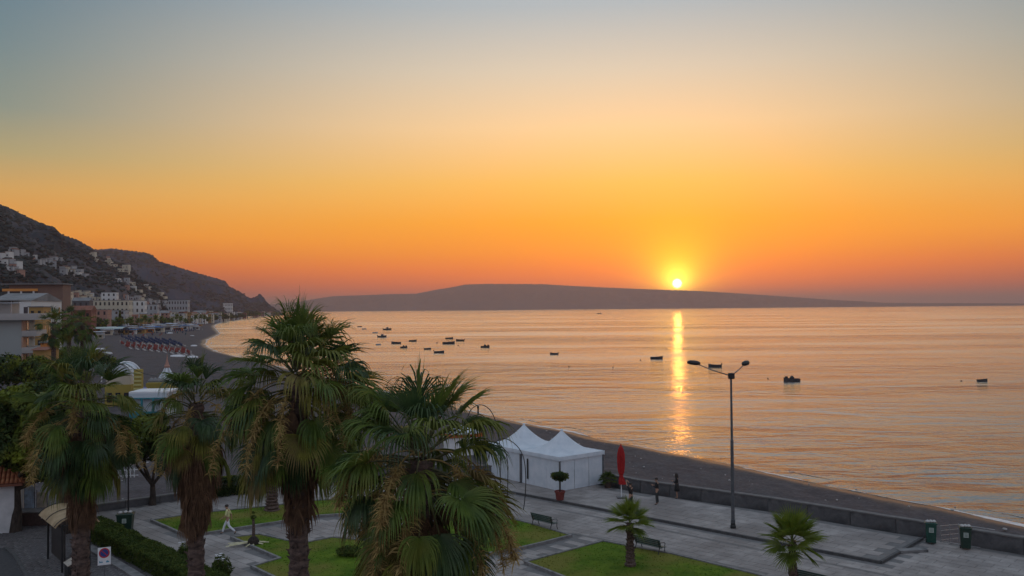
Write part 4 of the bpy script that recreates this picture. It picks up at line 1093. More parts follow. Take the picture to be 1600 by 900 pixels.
# ================================================================ BINS, GATE
def wheelie(c, yaw, label, green, wh=(.8, .65, 1.05)):
    t = thing('wheeled_bin', label, 'litter bin', (c.x, c.y, 0), yaw); w, d_, h = wh
    mb = MB(); a = .82
    mb.add([(-w / 2 * a, -d_ / 2 * a, .08), (w / 2 * a, -d_ / 2 * a, .08), (w / 2 * a, d_ / 2 * a, .08), (-w / 2 * a, d_ / 2 * a, .08), (-w / 2, -d_ / 2, h), (w / 2, -d_ / 2, h), (w / 2, d_ / 2, h), (-w / 2, d_ / 2, h)],
           [(0, 3, 2, 1), (4, 5, 6, 7), (0, 1, 5, 4), (1, 2, 6, 5), (2, 3, 7, 6), (3, 0, 4, 7)])
    mb.build('body', green, t, bevel=.03)
    MB().box((0, 0, h + .015), (w + .07, d_ + .07, .06)).build('rim', green, t, bevel=.02)
    rr = random.Random(len(label))
    for k_ in range(3):
        lb = MB(); lb.lathe([(.02, -.06), (.11, -.04), (.13, .02), (.08, .07), (.02, .10)], n=9)
        lb.v = [(x * rr.uniform(.85, 1.15), y * rr.uniform(.85, 1.15), z_) for x, y, z_ in lb.v]
        lb.build('rubbish_bag', mat('pale_bag', (.34, .34, .33), (.52, .51, .49), rough=.6), t, smooth=True, loc=((k_ - 1) * w * .3, rr.uniform(-.1, .1), h + .1))
    for sx in (-1, 1):
        wl_ = MB(); wl_.tube([(sx * w * .42 - .03, d_ * .38, .09), (sx * w * .42 + .03, d_ * .38, .09)], .09, n=12); wl_.build('wheel', dark_metal, t)
    # pale sticker with bars of print
    st = MB().box((.0, -d_ / 2 * .955 - .012, h * .70), (.24, .008, .26)).build('sticker', mat('sticker', (.35, .42, .38), (.45, .5, .46)), t)
    for k_ in range(3): MB().box((0, -d_ / 2 * .955 - .018, h * .70 - .07 + k_ * .07), (.17, .004, .025)).build('print_bar', green, st)
    return t
bin_g = mat('bin_green', (0.005, 0.050, 0.036), (0.008, 0.070, 0.050), rough=.45, scale=3)
bin_d = mat('bin_dark', (0.006, 0.028, 0.018), (0.012, 0.04, 0.026), rough=.45, scale=3)
wheelie(P(1455, 849), -.35, 'bright green bin with white stuff on top, left of the beach gate', bin_g, (.56, .5, 1.12))
wheelie(P(1509, 858), -.35, 'very dark green bin with a pale sticker, right of the beach gate', bin_d, (.56, .5, 1.16))
wheelie(P(196, 833), .2, 'dark bin heaped with pale bags behind the hedge', bin_d, (.9, .75, 1.15))
g0 = P(1470, 847); g1 = P(1500, 852)
t = thing('beach_gate_railing', 'pale tubular railing of the beach access gap between the two green bins', 'railing', (g0.x, g0.y, 0))
gd = (g1 - g0).normalized(); go = Vector((-gd.y, gd.x, 0)); go = go if go.y > 0 else -go
A0 = Vector((0, 0, 0)); B0 = go * 1.9 + gd * .35; B0.z = -.2; C0 = B0 + gd * 1.9
for h in (.12, .38, .64, .90): MB().tube([A0 + Z * h, B0 + Z * h], .016, n=6).build('rail', rail_metal, t)
MB().tube([B0 + Z * .90, C0 + Z * .90], .022, n=6).build('rail', rail_metal, t)
for p_ in (A0, A0.lerp(B0, .5), B0, C0): MB().tube([p_ - Z * .3, p_ + Z * .93], .022, n=6).build('post', rail_metal, t)
MB().tube([A0 + Z * .03 + go * .1, gd * 2.0 + Z * .03 + go * .1], .02, n=6).build('threshold_bar', rail_metal, t)

# ================================================================ LEFT CORNER
# small building with a pantiled roof corner
hc = P(22, 832); hd = hc.y
t = thing('tiled_house', 'corner of a small white house with terracotta roof tiles at the left edge', 'house', (hc.x, hc.y, 0), .35)
box('wall', (-4.0, 3.0, 1.45), (8.0, 6.0, 2.9), mat('house_plaster', (.45, .46, .46), (.60, .60, .60), rough=.85, scale=1.2, bump=.004), t)
tile_m = mat('roof_tile', (.26, .075, .035), (.48, .19, .09), rough=.85, scale=3.5, c3=(.55, .38, .17), scale3=1.5, bump=.01)
rf = MB(); rf.add([(-8.3, -.45, 2.86), (.5, -.45, 2.86), (.5, 6.4, 2.86), (-8.3, 6.4, 2.86), (-8.3, -.45, 3.0), (.5, -.45, 3.0), (.5, 6.4, 3.0), (-8.3, 6.4, 3.0), (-4.6, 3, 6.6), (-3.2, 3, 6.6)],
    [(0, 3, 2, 1), (0, 1, 5, 4), (1, 2, 6, 5), (2, 3, 7, 6), (3, 0, 4, 7), (4, 5, 9, 8), (5, 6, 9), (6, 7, 8, 9), (7, 4, 8)])
roof_o = rf.build('roof', mat('roof_base', (.16, .06, .04), (.24, .1, .06)), t)
tm = MB(); tl = .44
for side_ in (0, 1):
    pass
N = 7; arc = [(.115 * math.cos(PI * k_ / N), .115 * math.sin(PI * k_ / N) * .75) for k_ in range(N + 1)]
for k_, (x, z_) in enumerate(arc):
    tm.v.append((x, 0, z_ + .03)); tm.v.append((x * .82, tl, z_ + .0))
tm.f = [(2 * k_, 2 * k_ + 1, 2 * k_ + 3, 2 * k_ + 2) for k_ in range(N)]
tile_me = tm.mesh('tile', tile_m)
so_ = tile_me
sol = {}
def lay(p0, along_, upslope, nx, ny, keep):
    for j in range(ny):
        for i in range(nx):
            p = p0 + along_ * (i * .235) + upslope * (j * .36)
            if not keep(p): continue
            zc = along_.cross(upslope).normalized()
            if zc.z < 0: zc = -zc
            m_ = Matrix((along_, upslope, zc)).transposed().to_4x4(); m_.translation = p + zc * (.012 + .004 * (i % 3))
            o = link('tile', tile_me, roof_o); o.matrix_local = m_
# front slope (faces the camera) and east slope (faces the sea)
us = (Vector((-3.9, 3, 6.6)) - Vector((-3.9, -.45, 3.0))).normalized()
lay(Vector((.40, -.47, 3.0)), Vector((-1, 0, 0)), us, 16, 13, lambda p: p.x < .5 - (p.y + .45) * 3.7 / 3.45 and p.x > -3.4)
ue = (Vector((-3.2, 3, 6.6)) - Vector((.5, 3, 3.0))).normalized()
lay(Vector((.52, -.35, 3.0)), Vector((0, 1, 0)), ue, 28, 14, lambda p: abs(p.y - 3) < 3.45 - (.5 - p.x) * 3.45 / 3.7)
# plinth box planter with banners behind
b_ = P(60, 822)
t = thing('stone_planter', 'low dark brick planter box beside the white house', 'planter', (b_.x, b_.y, 0), .1)
box('body', (-.9, .5, .42), (3.4, 1.0, .84), mat('dark_brick', (.045, .028, .024), (.08, .05, .042), rough=.9, scale=5, bump=.01), t, bevel=.02)
box('coping', (-.9, .5, .875), (3.55, 1.15, .07), concrete, t, bevel=.01)
box('notice_plate', (.35, -.025, .62), (.36, .03, .26), white_paint, t)
for k_, (x, colr, h) in enumerate(((-2.0, (.03, .10, .30), 1.5), (-1.3, (.25, .33, .42), 1.7), (-.55, (.30, .28, .24), 1.35))):
    b_ = P(60, 822)
    q_ = thing('display_banner', ('blue and white upright banner behind the planter, nearest the white house', 'pale grey blue banner standing between two others behind the planter', 'beige banner behind the planter, nearest the forked tree')[k_], 'banner', (b_.x + x, b_.y + 1.25 + .1 * k_, 0), .1)
    box('cloth', (0, 0, .3 + h * .62), (.62, .03, h), mat('banner_%d' % k_, colr, tuple(min(1, v * 2.2) for v in colr), rough=.6, scale=2.6), q_)
    for sx in (-.32, .32): MB().tube([(sx, 0, 0), (sx, 0, .4 + h * 1.15)], .02, n=6).build('pole', dark_metal, q_)
# notice shelter with curved roof
A_, B_ = P(75, 874), P(97, 895)
ax = (B_ - A_).normalized(); yaw = math.atan2(ax.y, ax.x)
t = thing('notice_shelter', 'dark notice board shelter under a curved translucent beige roof', 'shelter', (A_.x, A_.y, 0), yaw)
Ls = (B_ - A_).length
box('board', (Ls / 2 + .1, .14, 1.25), (Ls * .9, .07, 1.7), mat('dark_board', (.02, .018, .017), (.035, .03, .028), rough=.5), t, bevel=.01)
for x, y in ((0, 0), (Ls, 0), (0, 1.3), (Ls, 1.3)): MB().box((x, y, 1.22), (.09, .09, 2.44)).build('post', dark_metal, t, bevel=.01)
rm = mat('shelter_roof', (.42, .30, .17), (.60, .46, .28), rough=.5, scale=2, trans=.35)
mb = MB(); N = 10
for k_ in range(N + 1):
    q_ = PI * (.12 + .76 * k_ / N)
    for x in (-.25, Ls + .3): mb.v.append((x, .65 - math.cos(q_) * 1.15, 2.12 + math.sin(q_) * .75)); mb.v.append((x, .65 - math.cos(q_) * 1.11, 2.07 + math.sin(q_) * .75))
for k_ in range(N):
    a = 4 * k_; mb.f += [(a, a + 2, a + 6, a + 4), (a + 1, a + 5, a + 7, a + 3), (a, a + 4, a + 5, a + 1), (a + 2, a + 3, a + 7, a + 6)]
mb.f += [(0, 1, 3, 2), (4 * N, 4 * N + 2, 4 * N + 3, 4 * N + 1)]
mb.build('roof', rm, t)
for x in (-.22, Ls * .5, Ls + .26):
    MB().tube([(x, .65 - math.cos(PI * (.12 + .76 * k_ / N)) * 1.17, 2.16 + math.sin(PI * (.12 + .76 * k_ / N)) * .75) for k_ in range(N + 1)], .022, n=5).build('roof_rib', dark_metal, t)
for x in (0, Ls): MB().tube([(x, 0, 2.36), (x, 1.3, 2.36)], .03, n=6).build('cross_beam', dark_metal, t)
b_ = P(103, 905)
t = thing('newspaper_stand', 'low dark stand with a tilted pale lid beside the palm trunk', 'stand', (b_.x, b_.y, 0), yaw)
box('body', (.25, .2, .45), (.75, .5, .7), dark_metal, t, bevel=.02)
mb = MB().box((0, 0, 0), (.9, .62, .04)); mb.build('lid', mat('pale_lid', (.30, .27, .22), (.42, .38, .32), rough=.5), t, loc=(.25, .2, .92), rot=(.45, 0, 0), bevel=.008)
for x, y in ((-.1, 0), (.6, 0), (-.1, .4), (.6, .4)): MB().tube([(x, y, 0), (x, y, .85)], .025, n=6).build('leg', dark_metal, t)

# no-parking sign
sp_ = D(163, 869, 39.5); c = Vector((sp_.x, sp_.y, 0))
t = thing('no_parking_sign', 'white road sign with a round blue and red no parking disc', 'road sign', (c.x, c.y, 0), math.atan2(sp_.y, sp_.x) - PI / 2)
blue = mat('sign_blue', (.02, .05, .22), (.025, .06, .26), rough=.4); sred = mat('sign_red', (.45, .02, .03), (.5, .03, .04), rough=.4); cyan = mat('sign_cyan', (.05, .25, .36), (.06, .28, .4), rough=.4)
zc = sp_.z
MB().tube([(0, .03, 0), (0, .03, zc + .34)], .025, n=8).build('pole', grey_metal, t)
box('plate', (0, 0, zc), (.48, .02, .70), white_paint, t, bevel=.004)
def ringdisc(name, r0_, r1_, y, m, cz):
    mb = MB(); n = 36
    for k_ in range(n):
        q_ = 2 * PI * k_ / n
        for r in (r0_, r1_): mb.v.append((r * math.cos(q_), y, cz + r * math.sin(q_)))
    mb.f = [(2 * k_, 2 * k_ + 1, (2 * k_ + 3) % (2 * n), (2 * k_ + 2) % (2 * n)) for k_ in range(n)]
    return mb.build(name, m, t)
ringdisc('blue_disc', .001, .165, -.013, blue, zc + .13)
ringdisc('red_ring', .150, .20, -.016, sred, zc + .13)
mb = MB(); w = .016; r = .155; a = PI * .75
dx, dz = math.cos(a), math.sin(a)
mb.add([(dx * r - dz * w, -.016, zc + .13 + dz * r + dx * w), (dx * r + dz * w, -.016, zc + .13 + dz * r - dx * w), (-dx * r + dz * w, -.016, zc + .13 - dz * r - dx * w), (-dx * r - dz * w, -.016, zc + .13 - dz * r + dx * w)], [(0, 1, 2, 3)])
mb.build('red_slash', sred, t)
# two small pictograms: tow truck and car
pm = MB()
for x0, pieces in ((-.12, ((0, 0, .13, .035), (-.045, .03, .04, .05), (.03, .035, .015, .06))), (.12, ((0, 0, .12, .04), (-.005, .035, .07, .035)))):
    for px_, pz_, w_, h_ in pieces: pm.box((x0 + px_, -.014, zc - .235 + pz_), (w_, .004, h_))
pm.build('pictogram', cyan, t)

# ================================================================ PEOPLE
skin_m = mat('skin', (.30, .17, .11), (.38, .22, .15), rough=.6, scale=8)
hair_m = mat('hair', (.012, .009, .008), (.03, .022, .018), rough=.7, scale=20)
def skin_obj(name, V, Eg, Rr, m, parent, sub=2):
    me = bpy.data.meshes.new(name); me.from_pydata([tuple(v) for v in V], Eg, []); me.materials.append(m)
    o = link(name, me, parent)
    md = o.modifiers.new('skin', 'SKIN'); md.use_smooth_shade = True
    sv = me.skin_vertices if len(me.skin_vertices) else None
    if sv is None:
        bm = bmesh.new(); bm.from_mesh(me); bm.verts.layers.skin.verify(); bm.to_mesh(me); bm.free(); sv = me.skin_vertices
    for i, r in enumerate(Rr):
        sv[0].data[i].radius = r if isinstance(r, tuple) else (r, r); sv[0].data[i].use_root = (i == 0)
    ss = o.modifiers.new('sub', 'SUBSURF'); ss.levels = sub; ss.render_levels = sub
    return o
def person(base, yaw, label, shirt, trouser, pose, shoes, sleeves=.5, long_hair=False, skirt=False, bare_legs=False, z=0.0, scale=1.0):
    t = thing('person', label, 'person', (base.x, base.y, z), yaw); t.scale = (scale,) * 3
    g = {'pel': (0, 0, .95), 'spi': (0, .01, 1.15), 'che': (0, .02, 1.36), 'nek': (0, .03, 1.50), 'hd0': (0, .05, 1.58), 'hd1': (0, .055, 1.66), 'hd2': (0, .04, 1.74)}
    for s_, sg in (('l', -1), ('r', 1)):
        g['sh' + s_] = (.18 * sg, .01, 1.43); g['hp' + s_] = (.095 * sg, 0, .90)
        g.update({'el' + s_: (.24 * sg, -.02, 1.14), 'wr' + s_: (.25 * sg, .06, .90), 'kn' + s_: (.10 * sg, .03, .50), 'an' + s_: (.10 * sg, -.02, .08), 'to' + s_: (.11 * sg, .14, .035)})
    g.update(pose); g = {k_: Vector(v) for k_, v in g.items()}
    names = ['pel', 'spi', 'che', 'nek', 'hd0', 'hd1', 'hd2']; R_ = [(.135, .10), (.12, .095), (.15, .105), .055, .075, .092, .06]
    V = [g[n_] for n_ in names]; Eg = [(i, i + 1) for i in range(6)]
    def chain(frm, items):
        p = frm
        for v, r in items: V.append(v); R_.append(r); Eg.append((p, len(V) - 1)); p = len(V) - 1
        return p
    for s_, sg in (('l', -1), ('r', 1)):
        sh, el, wr = g['sh' + s_], g['el' + s_], g['wr' + s_]; fo = (wr - el).normalized(); pal = wr + fo * .06
        w_ = chain(2, [(sh, .06), (sh.lerp(el, .5), .048), (el, .040), (el.lerp(wr, .5), .036), (wr, .026)]); p_ = chain(w_, [(pal, (.034, .018))])
        sdv = fo.cross(Vector((0, 1, 0))); sdv = sdv.normalized() if sdv.length > .1 else Vector((1, 0, 0))
        for k_, L in enumerate((.075, .085, .08, .062)):
            o_ = sdv * ((k_ - 1.5) * .019)
            chain(p_, [(pal + o_ + fo * .035, .009), (pal + o_ + fo * (.035 + L * .5) + Vector((0, .006, 0)), .008), (pal + o_ + fo * (.035 + L) + Vector((0, .018, 0)), .006)])
        chain(w_, [(wr + fo * .03 + sdv * .035, .011), (wr + fo * .07 + sdv * .055, .009)])
        hp, kn, an, to = g['hp' + s_], g['kn' + s_], g['an' + s_], g['to' + s_]
        chain(0, [(hp, .085), (hp.lerp(kn, .5), .070), (kn, .052), (kn.lerp(an, .4), .050), (an, .034), (to, (.035, .024))])
    skin_obj('body', V, Eg, R_, skin_m, t)
    # head detail: nose and ears as small forms, hair as a cap
    nb = MB(); c = g['hd1']
    nb.add([c + Vector((0, .085, .02)), c + Vector((-.014, .083, -.02)), c + Vector((.014, .083, -.02)), c + Vector((0, .118, -.012))], [(0, 1, 3), (0, 3, 2), (1, 2, 3)])
    nb.build('nose', skin_m, t)
    for sg in (-1, 1): MB().box((0, 0, 0), (.012, .035, .055)).build('ear', skin_m, t, loc=tuple(c + Vector((.088 * sg, 0, -.01))), bevel=.005)
    hb = MB(); hv = []
    pr_ = [(.098, -.005), (.104, .03), (.10, .065), (.078, .10), (.04, .118), (.008, .122)]
    if long_hair: pr_ = [(.085, -.30), (.11, -.22), (.112, -.1)] + pr_
    hb.lathe(pr_, n=14); hb.v = [(x, y * 1.08 - .022 - (.02 if z_ < -.02 else 0), z_) for x, y, z_ in hb.v]
    hb.build('hair', hair_m, t, smooth=True, loc=tuple(c))
    # shirt
    V2 = [g['pel'], g['spi'], g['che'], g['nek'] - Vector((0, 0, .03))]; R2 = [(.155, .12), (.14, .115), (.168, .12), .065]; E2 = [(0, 1), (1, 2), (2, 3)]
    for s_ in 'lr':
        sh, el, wr = g['sh' + s_], g['el' + s_], g['wr' + s_]
        pts = [(sh, .074), (sh.lerp(el, .5), .062), (el, .052)]
        if sleeves > .6: pts += [(el.lerp(wr, .55), .045), (el.lerp(wr, .92), .036)]
        elif sleeves < .4: pts = pts[:2]
        p = 2
        for v, r in pts: V2.append(v); R2.append(r); E2.append((p, len(V2) - 1)); p = len(V2) - 1
    skin_obj('shirt', V2, E2, R2, shirt, t)
    if skirt:
        sb = MB(); sb.lathe([(.24, -.42), (.22, -.25), (.185, -.05), (.15, .12)], n=16)
        sb.v = [(x, y * .8, z_) for x, y, z_ in sb.v]; sb.build('skirt', trouser, t, smooth=True, loc=tuple(g['pel']))
    elif not bare_legs:
        V3 = [g['pel'] + Vector((0, 0, .03)), g['pel'] - Vector((0, 0, .04))]; R3 = [(.15, .115), (.14, .115)]; E3 = [(0, 1)]
        for s_ in 'lr':
            hp, kn, an = g['hp' + s_], g['kn' + s_], g['an' + s_]; p = 1
            for v, r in ((hp - Vector((0, 0, .03)), .095), (hp.lerp(kn, .5), .085), (kn, .07), (kn.lerp(an, .5), .064), (kn.lerp(an, .93), .056)):
                V3.append(v); R3.append(r); E3.append((p, len(V3) - 1)); p = len(V3) - 1
        skin_obj('trousers', V3, E3, R3, trouser, t)
    for s_ in 'lr':
        an, to = g['an' + s_], g['to' + s_]
        skin_obj('shoe', [an - Vector((0, 0, .02)), an.lerp(to, .5) - Vector((0, 0, .012)), to], [(0, 1), (1, 2)], [(.045, .042), (.046, .035), (.045, .026)], shoes, t)
    return t
white_cloth = mat('white_cloth', (.62, .66, .70), (.75, .78, .80), rough=.85, scale=6)
yellow_cloth = mat('pale_yellow_cloth', (.55, .56, .26), (.68, .66, .34), rough=.85, scale=6)
black_cloth = mat('black_cloth', (.010, .010, .011), (.02, .02, .021), rough=.85, scale=6)
grey_cloth = mat('dark_grey_cloth', (.022, .026, .026), (.04, .045, .045), rough=.85, scale=6)
shoe_m = mat('dark_shoe', (.012, .011, .01), (.02, .019, .018), rough=.6)
# walks towards the left of the photo: local forward +y turned to -x
person(P(356, 835), PI / 2 + .05, 'person in pale yellow top and white trousers striding past the staked young plant', yellow_cloth, white_cloth,
       {'knr': (.09, .22, .50), 'anr': (.09, .34, .10), 'tor': (.09, .49, .05), 'knl': (-.09, -.10, .50), 'anl': (-.09, -.48, .17), 'tol': (-.09, -.40, .03),
        'ell': (-.24, .06, 1.15), 'wrl': (-.22, .26, 1.02), 'elr': (.24, -.12, 1.16), 'wrr': (.24, -.16, .91), 'hd1': (0, .085, 1.66), 'hd2': (0, .075, 1.74), 'hd0': (0, .07, 1.58)}, shoe_m, sleeves=.5)
person(P(1027, 788, TZ), 1.15, 'person in dark jacket and trousers standing on the open terrace', black_cloth, grey_cloth,
       {'ell': (-.27, .04, 1.17), 'wrl': (-.14, .24, 1.25), 'elr': (.27, .04, 1.17), 'wrr': (.12, .24, 1.24), 'knl': (-.13, .02, .5), 'knr': (.13, .02, .5), 'anl': (-.17, -.02, .08), 'anr': (.17, -.02, .08), 'tol': (-.20, .13, .035), 'tor': (.19, .14, .035)}, shoe_m, sleeves=1, z=TZ)
person(P(1058, 779, TZ), 1.35, 'long haired person in a short black dress standing by the sea wall', black_cloth, black_cloth,
       {'ell': (-.23, .10, 1.16), 'wrl': (-.12, .26, 1.22), 'elr': (.23, .02, 1.15), 'wrr': (.16, .2, 1.0)}, shoe_m, sleeves=1, long_hair=True, skirt=True, z=TZ, scale=.98)
person(P(986, 797, TZ), .75, 'dark clothed person reaching up to the closed red parasol', black_cloth, grey_cloth,
       {'ell': (-.22, .14, 1.58), 'wrl': (-.12, .26, 1.80), 'elr': (.22, .14, 1.56), 'wrr': (.10, .26, 1.76)}, shoe_m, sleeves=.5, z=TZ)

# ================================================================ BOATS
hull_dark = mat('boat_hull_dark', (.03, .03, .035), (.06, .06, .065), rough=.6)
hull_pale = mat('boat_hull_pale', (.30, .30, .30), (.42, .42, .42), rough=.5)
boat_in = mat('boat_inside', (.10, .10, .10), (.18, .18, .18), rough=.7)
def boat(px, py, wpx, kind, label, yaw=0.0, hull=None):
    c = P(px, py, SEA); L = wpx / F * math.hypot(c.x, c.y); L = max(L, 1.2); W = L * .36; Hh = L * .13 + .12
    t = thing('boat', label, 'boat', (c.x, c.y, SEA), yaw)
    m = hull or hull_dark; mb = MB(); N = 12; secs = []
    for i in range(N + 1):
        f = i / N; x = (f - .5) * L
        hw = W / 2 * (min(1, .80 + f * .8) if f < .25 else (1 - max(0, (f - .35) / .65) ** 2.2)) + .01
        sheer = Hh * (1 + .55 * f ** 2.5 + .08 * (1 - f)); kx = x + (.08 * L * (f > .9))
        secs.append([(x, -hw, sheer), (x, -hw * .86, Hh * .35), (x, -hw * .45, -.12), (x, 0, -.18), (x, hw * .45, -.12), (x, hw * .86, Hh * .35), (x, hw, sheer),
                     (x, hw * .88, sheer - .02), (x, hw * .7, Hh * .35), (x, -hw * .7, Hh * .35), (x, -hw * .88, sheer - .02)])
    for sct in secs: mb.v += sct
    n = 11
    for i in range(N):
        for k_ in range(n): mb.f.append((i * n + k_, i * n + (k_ + 1) % n, (i + 1) * n + (k_ + 1) % n, (i + 1) * n + k_))
    mb.f.append(tuple(range(n))); mb.f.append(tuple(N * n + k_ for k_ in reversed(range(n))))
    mb.build('hull', m, t)
    for f in (-.22, .12): MB().box((f * L, 0, Hh * .75), (L * .06, W * .8, .03)).build('thwart', boat_in, t)
    if kind in ('motor', 'cabin'):
        MB().box((-L * .52, 0, Hh * 1.35), (L * .07, W * .22, Hh * .8)).build('outboard_motor', dark_metal, t, bevel=.02)
    if kind == 'cabin':
        MB().box((L * .02, 0, Hh * 1.55), (L * .26, W * .6, Hh * 1.3)).build('cabin', boat_in, t, bevel=.03)
        MB().box((L * .02, 0, Hh * 2.24), (L * .32, W * .7, .05)).build('cabin_roof', hull_pale, t)
    if kind == 'mast':
        MB().tube([(0, 0, .1), (0, 0, L * .34)], .035, n=6).build('mast', dark_metal, t)
        MB().tube([(L * .1, 0, .1), (L * .08, 0, L * .24)], .03, n=6).build('mast', dark_metal, t)
    if kind == 'heap':
        hb = MB(); hb.lathe([(.02, 0), (L * .15, .05), (L * .13, Hh * .9), (L * .05, Hh * 1.5), (.01, Hh * 1.6)], n=9); hb.v = [(x * 1.1, y * .8, z_) for x, y, z_ in hb.v]
        hb.build('covered_gear', dark_metal, t, loc=(-.02 * L, 0, Hh * .6), smooth=True)
        MB().box((L * .33, 0, Hh * 1.5), (L * .16, W * .4, Hh * .9)).build('engine_cover', dark_metal, t, bevel=.03)
    if kind == 'sail':
        MB().tube([(0, 0, 0), (0, 0, L * 1.1)], L * .015, n=6).build('mast', dark_metal, t)
        sb = MB(); sb.add([(-L * .02, .02, L * 1.05), (-L * .4, .02, L * .2), (-L * .02, .02, L * .2), (-L * .02, .06, L * 1.05), (-L * .4, .06, L * .2), (-L * .02, .06, L * .2)], [(0, 1, 2), (3, 5, 4), (0, 3, 4, 1), (1, 4, 5, 2), (2, 5, 3, 0)])
        sb.build('sail', hull_dark, t)
    return t
BOATS = [(562, 511, 7, 'plain', 'small dark boat farthest inshore, just right of the tallest palm crown', 0, 0),
 (569, 514.5, 7, 'plain', 'small pale boat just seaward of the farthest inshore dark boat', .2, 1),
 (586, 520.5, 8, 'plain', 'faint pale rowing boat between the two cabin boats near the tallest palm', 0, 1),
 (605, 515.5, 13, 'cabin', 'dark cabin boat nearest the far coast among those beside the tallest palm', .15, 0),
 (597, 527, 14, 'cabin', 'dark cabin boat close above the palm frond tip', -.1, 0),
 (591, 539, 8, 'plain', 'tiny pale dinghy right beside the frond tip of the tallest palm', 0, 1),
 (619, 537, 15, 'plain', 'long low dark rowing boat with raised bow at its left', PI, 0),
 (631, 543.5, 11, 'heap', 'short stubby dark boat just below the long low rowing boat', .3, 0),
 (645, 533.5, 12, 'plain', 'dark open boat alone between the palm side boats and the central cluster', 0, 0),
 (668, 546, 11, 'motor', 'short dark motor boat just above the lowest of the central boats', .1, 0),
 (686, 551.5, 16, 'motor', 'dark motor boat lowest of the central group, right of a smaller one', .1, 0),
 (702, 529.5, 12, 'plain', 'slim dark boat at the top of the central cluster of three', 0, 0),
 (701, 537.5, 19, 'mast', 'largest boat of the central cluster, with a short mast', 0, 0),
 (719, 532.8, 13, 'motor', 'dark boat at the right of the central cluster of three', PI, 0),
 (758, 543, 14, 'heap', 'lone dark boat with gear aboard between the central cluster and the sun path', 0, 0),
 (866, 554, 13, 'motor', 'lone dark boat midway between the marquees and the horizon', PI, 0),
 (936, 490.5, 7, 'heap', 'tiny dark boat far out close under the distant coast', 0, 0),
 (1026, 561, 19, 'mast', 'dark boat with two short masts at the left edge of the sun glitter', 0, 0),
 (1117, 573.5, 20, 'motor', 'long low dark boat seen between the two arms of the street lamp', PI, 0),
 (1237, 596, 24, 'heap', 'dark moored boat with bulky covered gear, right of the street lamp', PI, 0),
 (1535, 596, 14, 'plain', 'lone dark rowing boat near the right edge', 0, 0),
 (1319, 479.3, 5, 'sail', 'tiny sailing boat on the horizon', 0, 0)]
for px, py, w, kd, lb, yw, pale in BOATS: boat(px, py, w, kd, lb, yw, hull_pale if pale else None)
buoy_m = mat('buoy', (.08, .03, .02), (.14, .05, .03), rough=.5)
first = None
for px, py, lb in ((546, 508.5, 'small dark buoy highest beside the tallest palm crown'), (889, 573, 'small dark buoy below the lone boat above the marquees'), (1001, 563, 'small dark buoy left of the two masted boat'),
               (1200, 591.5, 'small round buoy left of the boat with covered gear'), (1502, 595.5, 'small buoy left of the rowing boat near the right edge'), (716, 540, 'tiny buoy beside the central cluster of boats'), (683, 536, 'tiny buoy left of the central cluster of boats'), (958, 574, 'faint buoy between the sun glitter and the parasol')):
    c = P(px, py, SEA); r = 2.0 / F * math.hypot(c.x, c.y) * .6
    o = MB().lathe([(r * .3, -r * .6), (r * .9, -r * .2), (r, r * .3), (r * .75, r * .8), (r * .3, r * 1.1), (.01, r * 1.2)], n=10).build('mooring_buoy', buoy_m, loc=(c.x, c.y, SEA), smooth=True)
    tag(o, lb, 'buoy', 'mooring buoys')

# ================================================================ TOWN
def col_mat(name, c, k_=1.25, rough=.85): return mat(name, c, tuple(min(1, x * k_) for x in c), rough=rough, scale=.35, c3=tuple(x * .8 for x in c), scale3=.15)
WALLS = {'cream': col_mat('wall_cream', (.58, .52, .40)), 'white': col_mat('wall_white', (.68, .67, .64)), 'grey': col_mat('wall_grey', (.38, .39, .40)),
         'pink': col_mat('wall_pink', (.40, .22, .17)), 'red': col_mat('wall_red', (.20, .07, .05)), 'ochre': col_mat('wall_ochre', (.40, .24, .08)),
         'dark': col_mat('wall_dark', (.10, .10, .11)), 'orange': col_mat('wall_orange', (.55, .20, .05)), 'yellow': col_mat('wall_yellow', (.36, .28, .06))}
roof_red = col_mat('roof_red', (.20, .075, .045)); roof_grey = col_mat('roof_grey', (.20, .20, .20))
win_m = mat('window_glass', (.012, .014, .018), (.03, .035, .04), rough=.15, spec=.8)
unit = MB().box((0, 0, 0), (1, 1, 1)); wme = unit.mesh('window', win_m)
def wall_boxmesh(m): return MB().box((0, 0, 0), (1, 1, 1)).mesh('wall', m)
BOXM = {}
def ubox(name, m, parent, loc, size):
    key = m.name
    if key not in BOXM: BOXM[key] = MB().box((0, 0, 0), (1, 1, 1)).mesh('block', m)
    o = link(name, BOXM[key], parent, loc=loc); o.scale = size; return o
nb_ = [0]
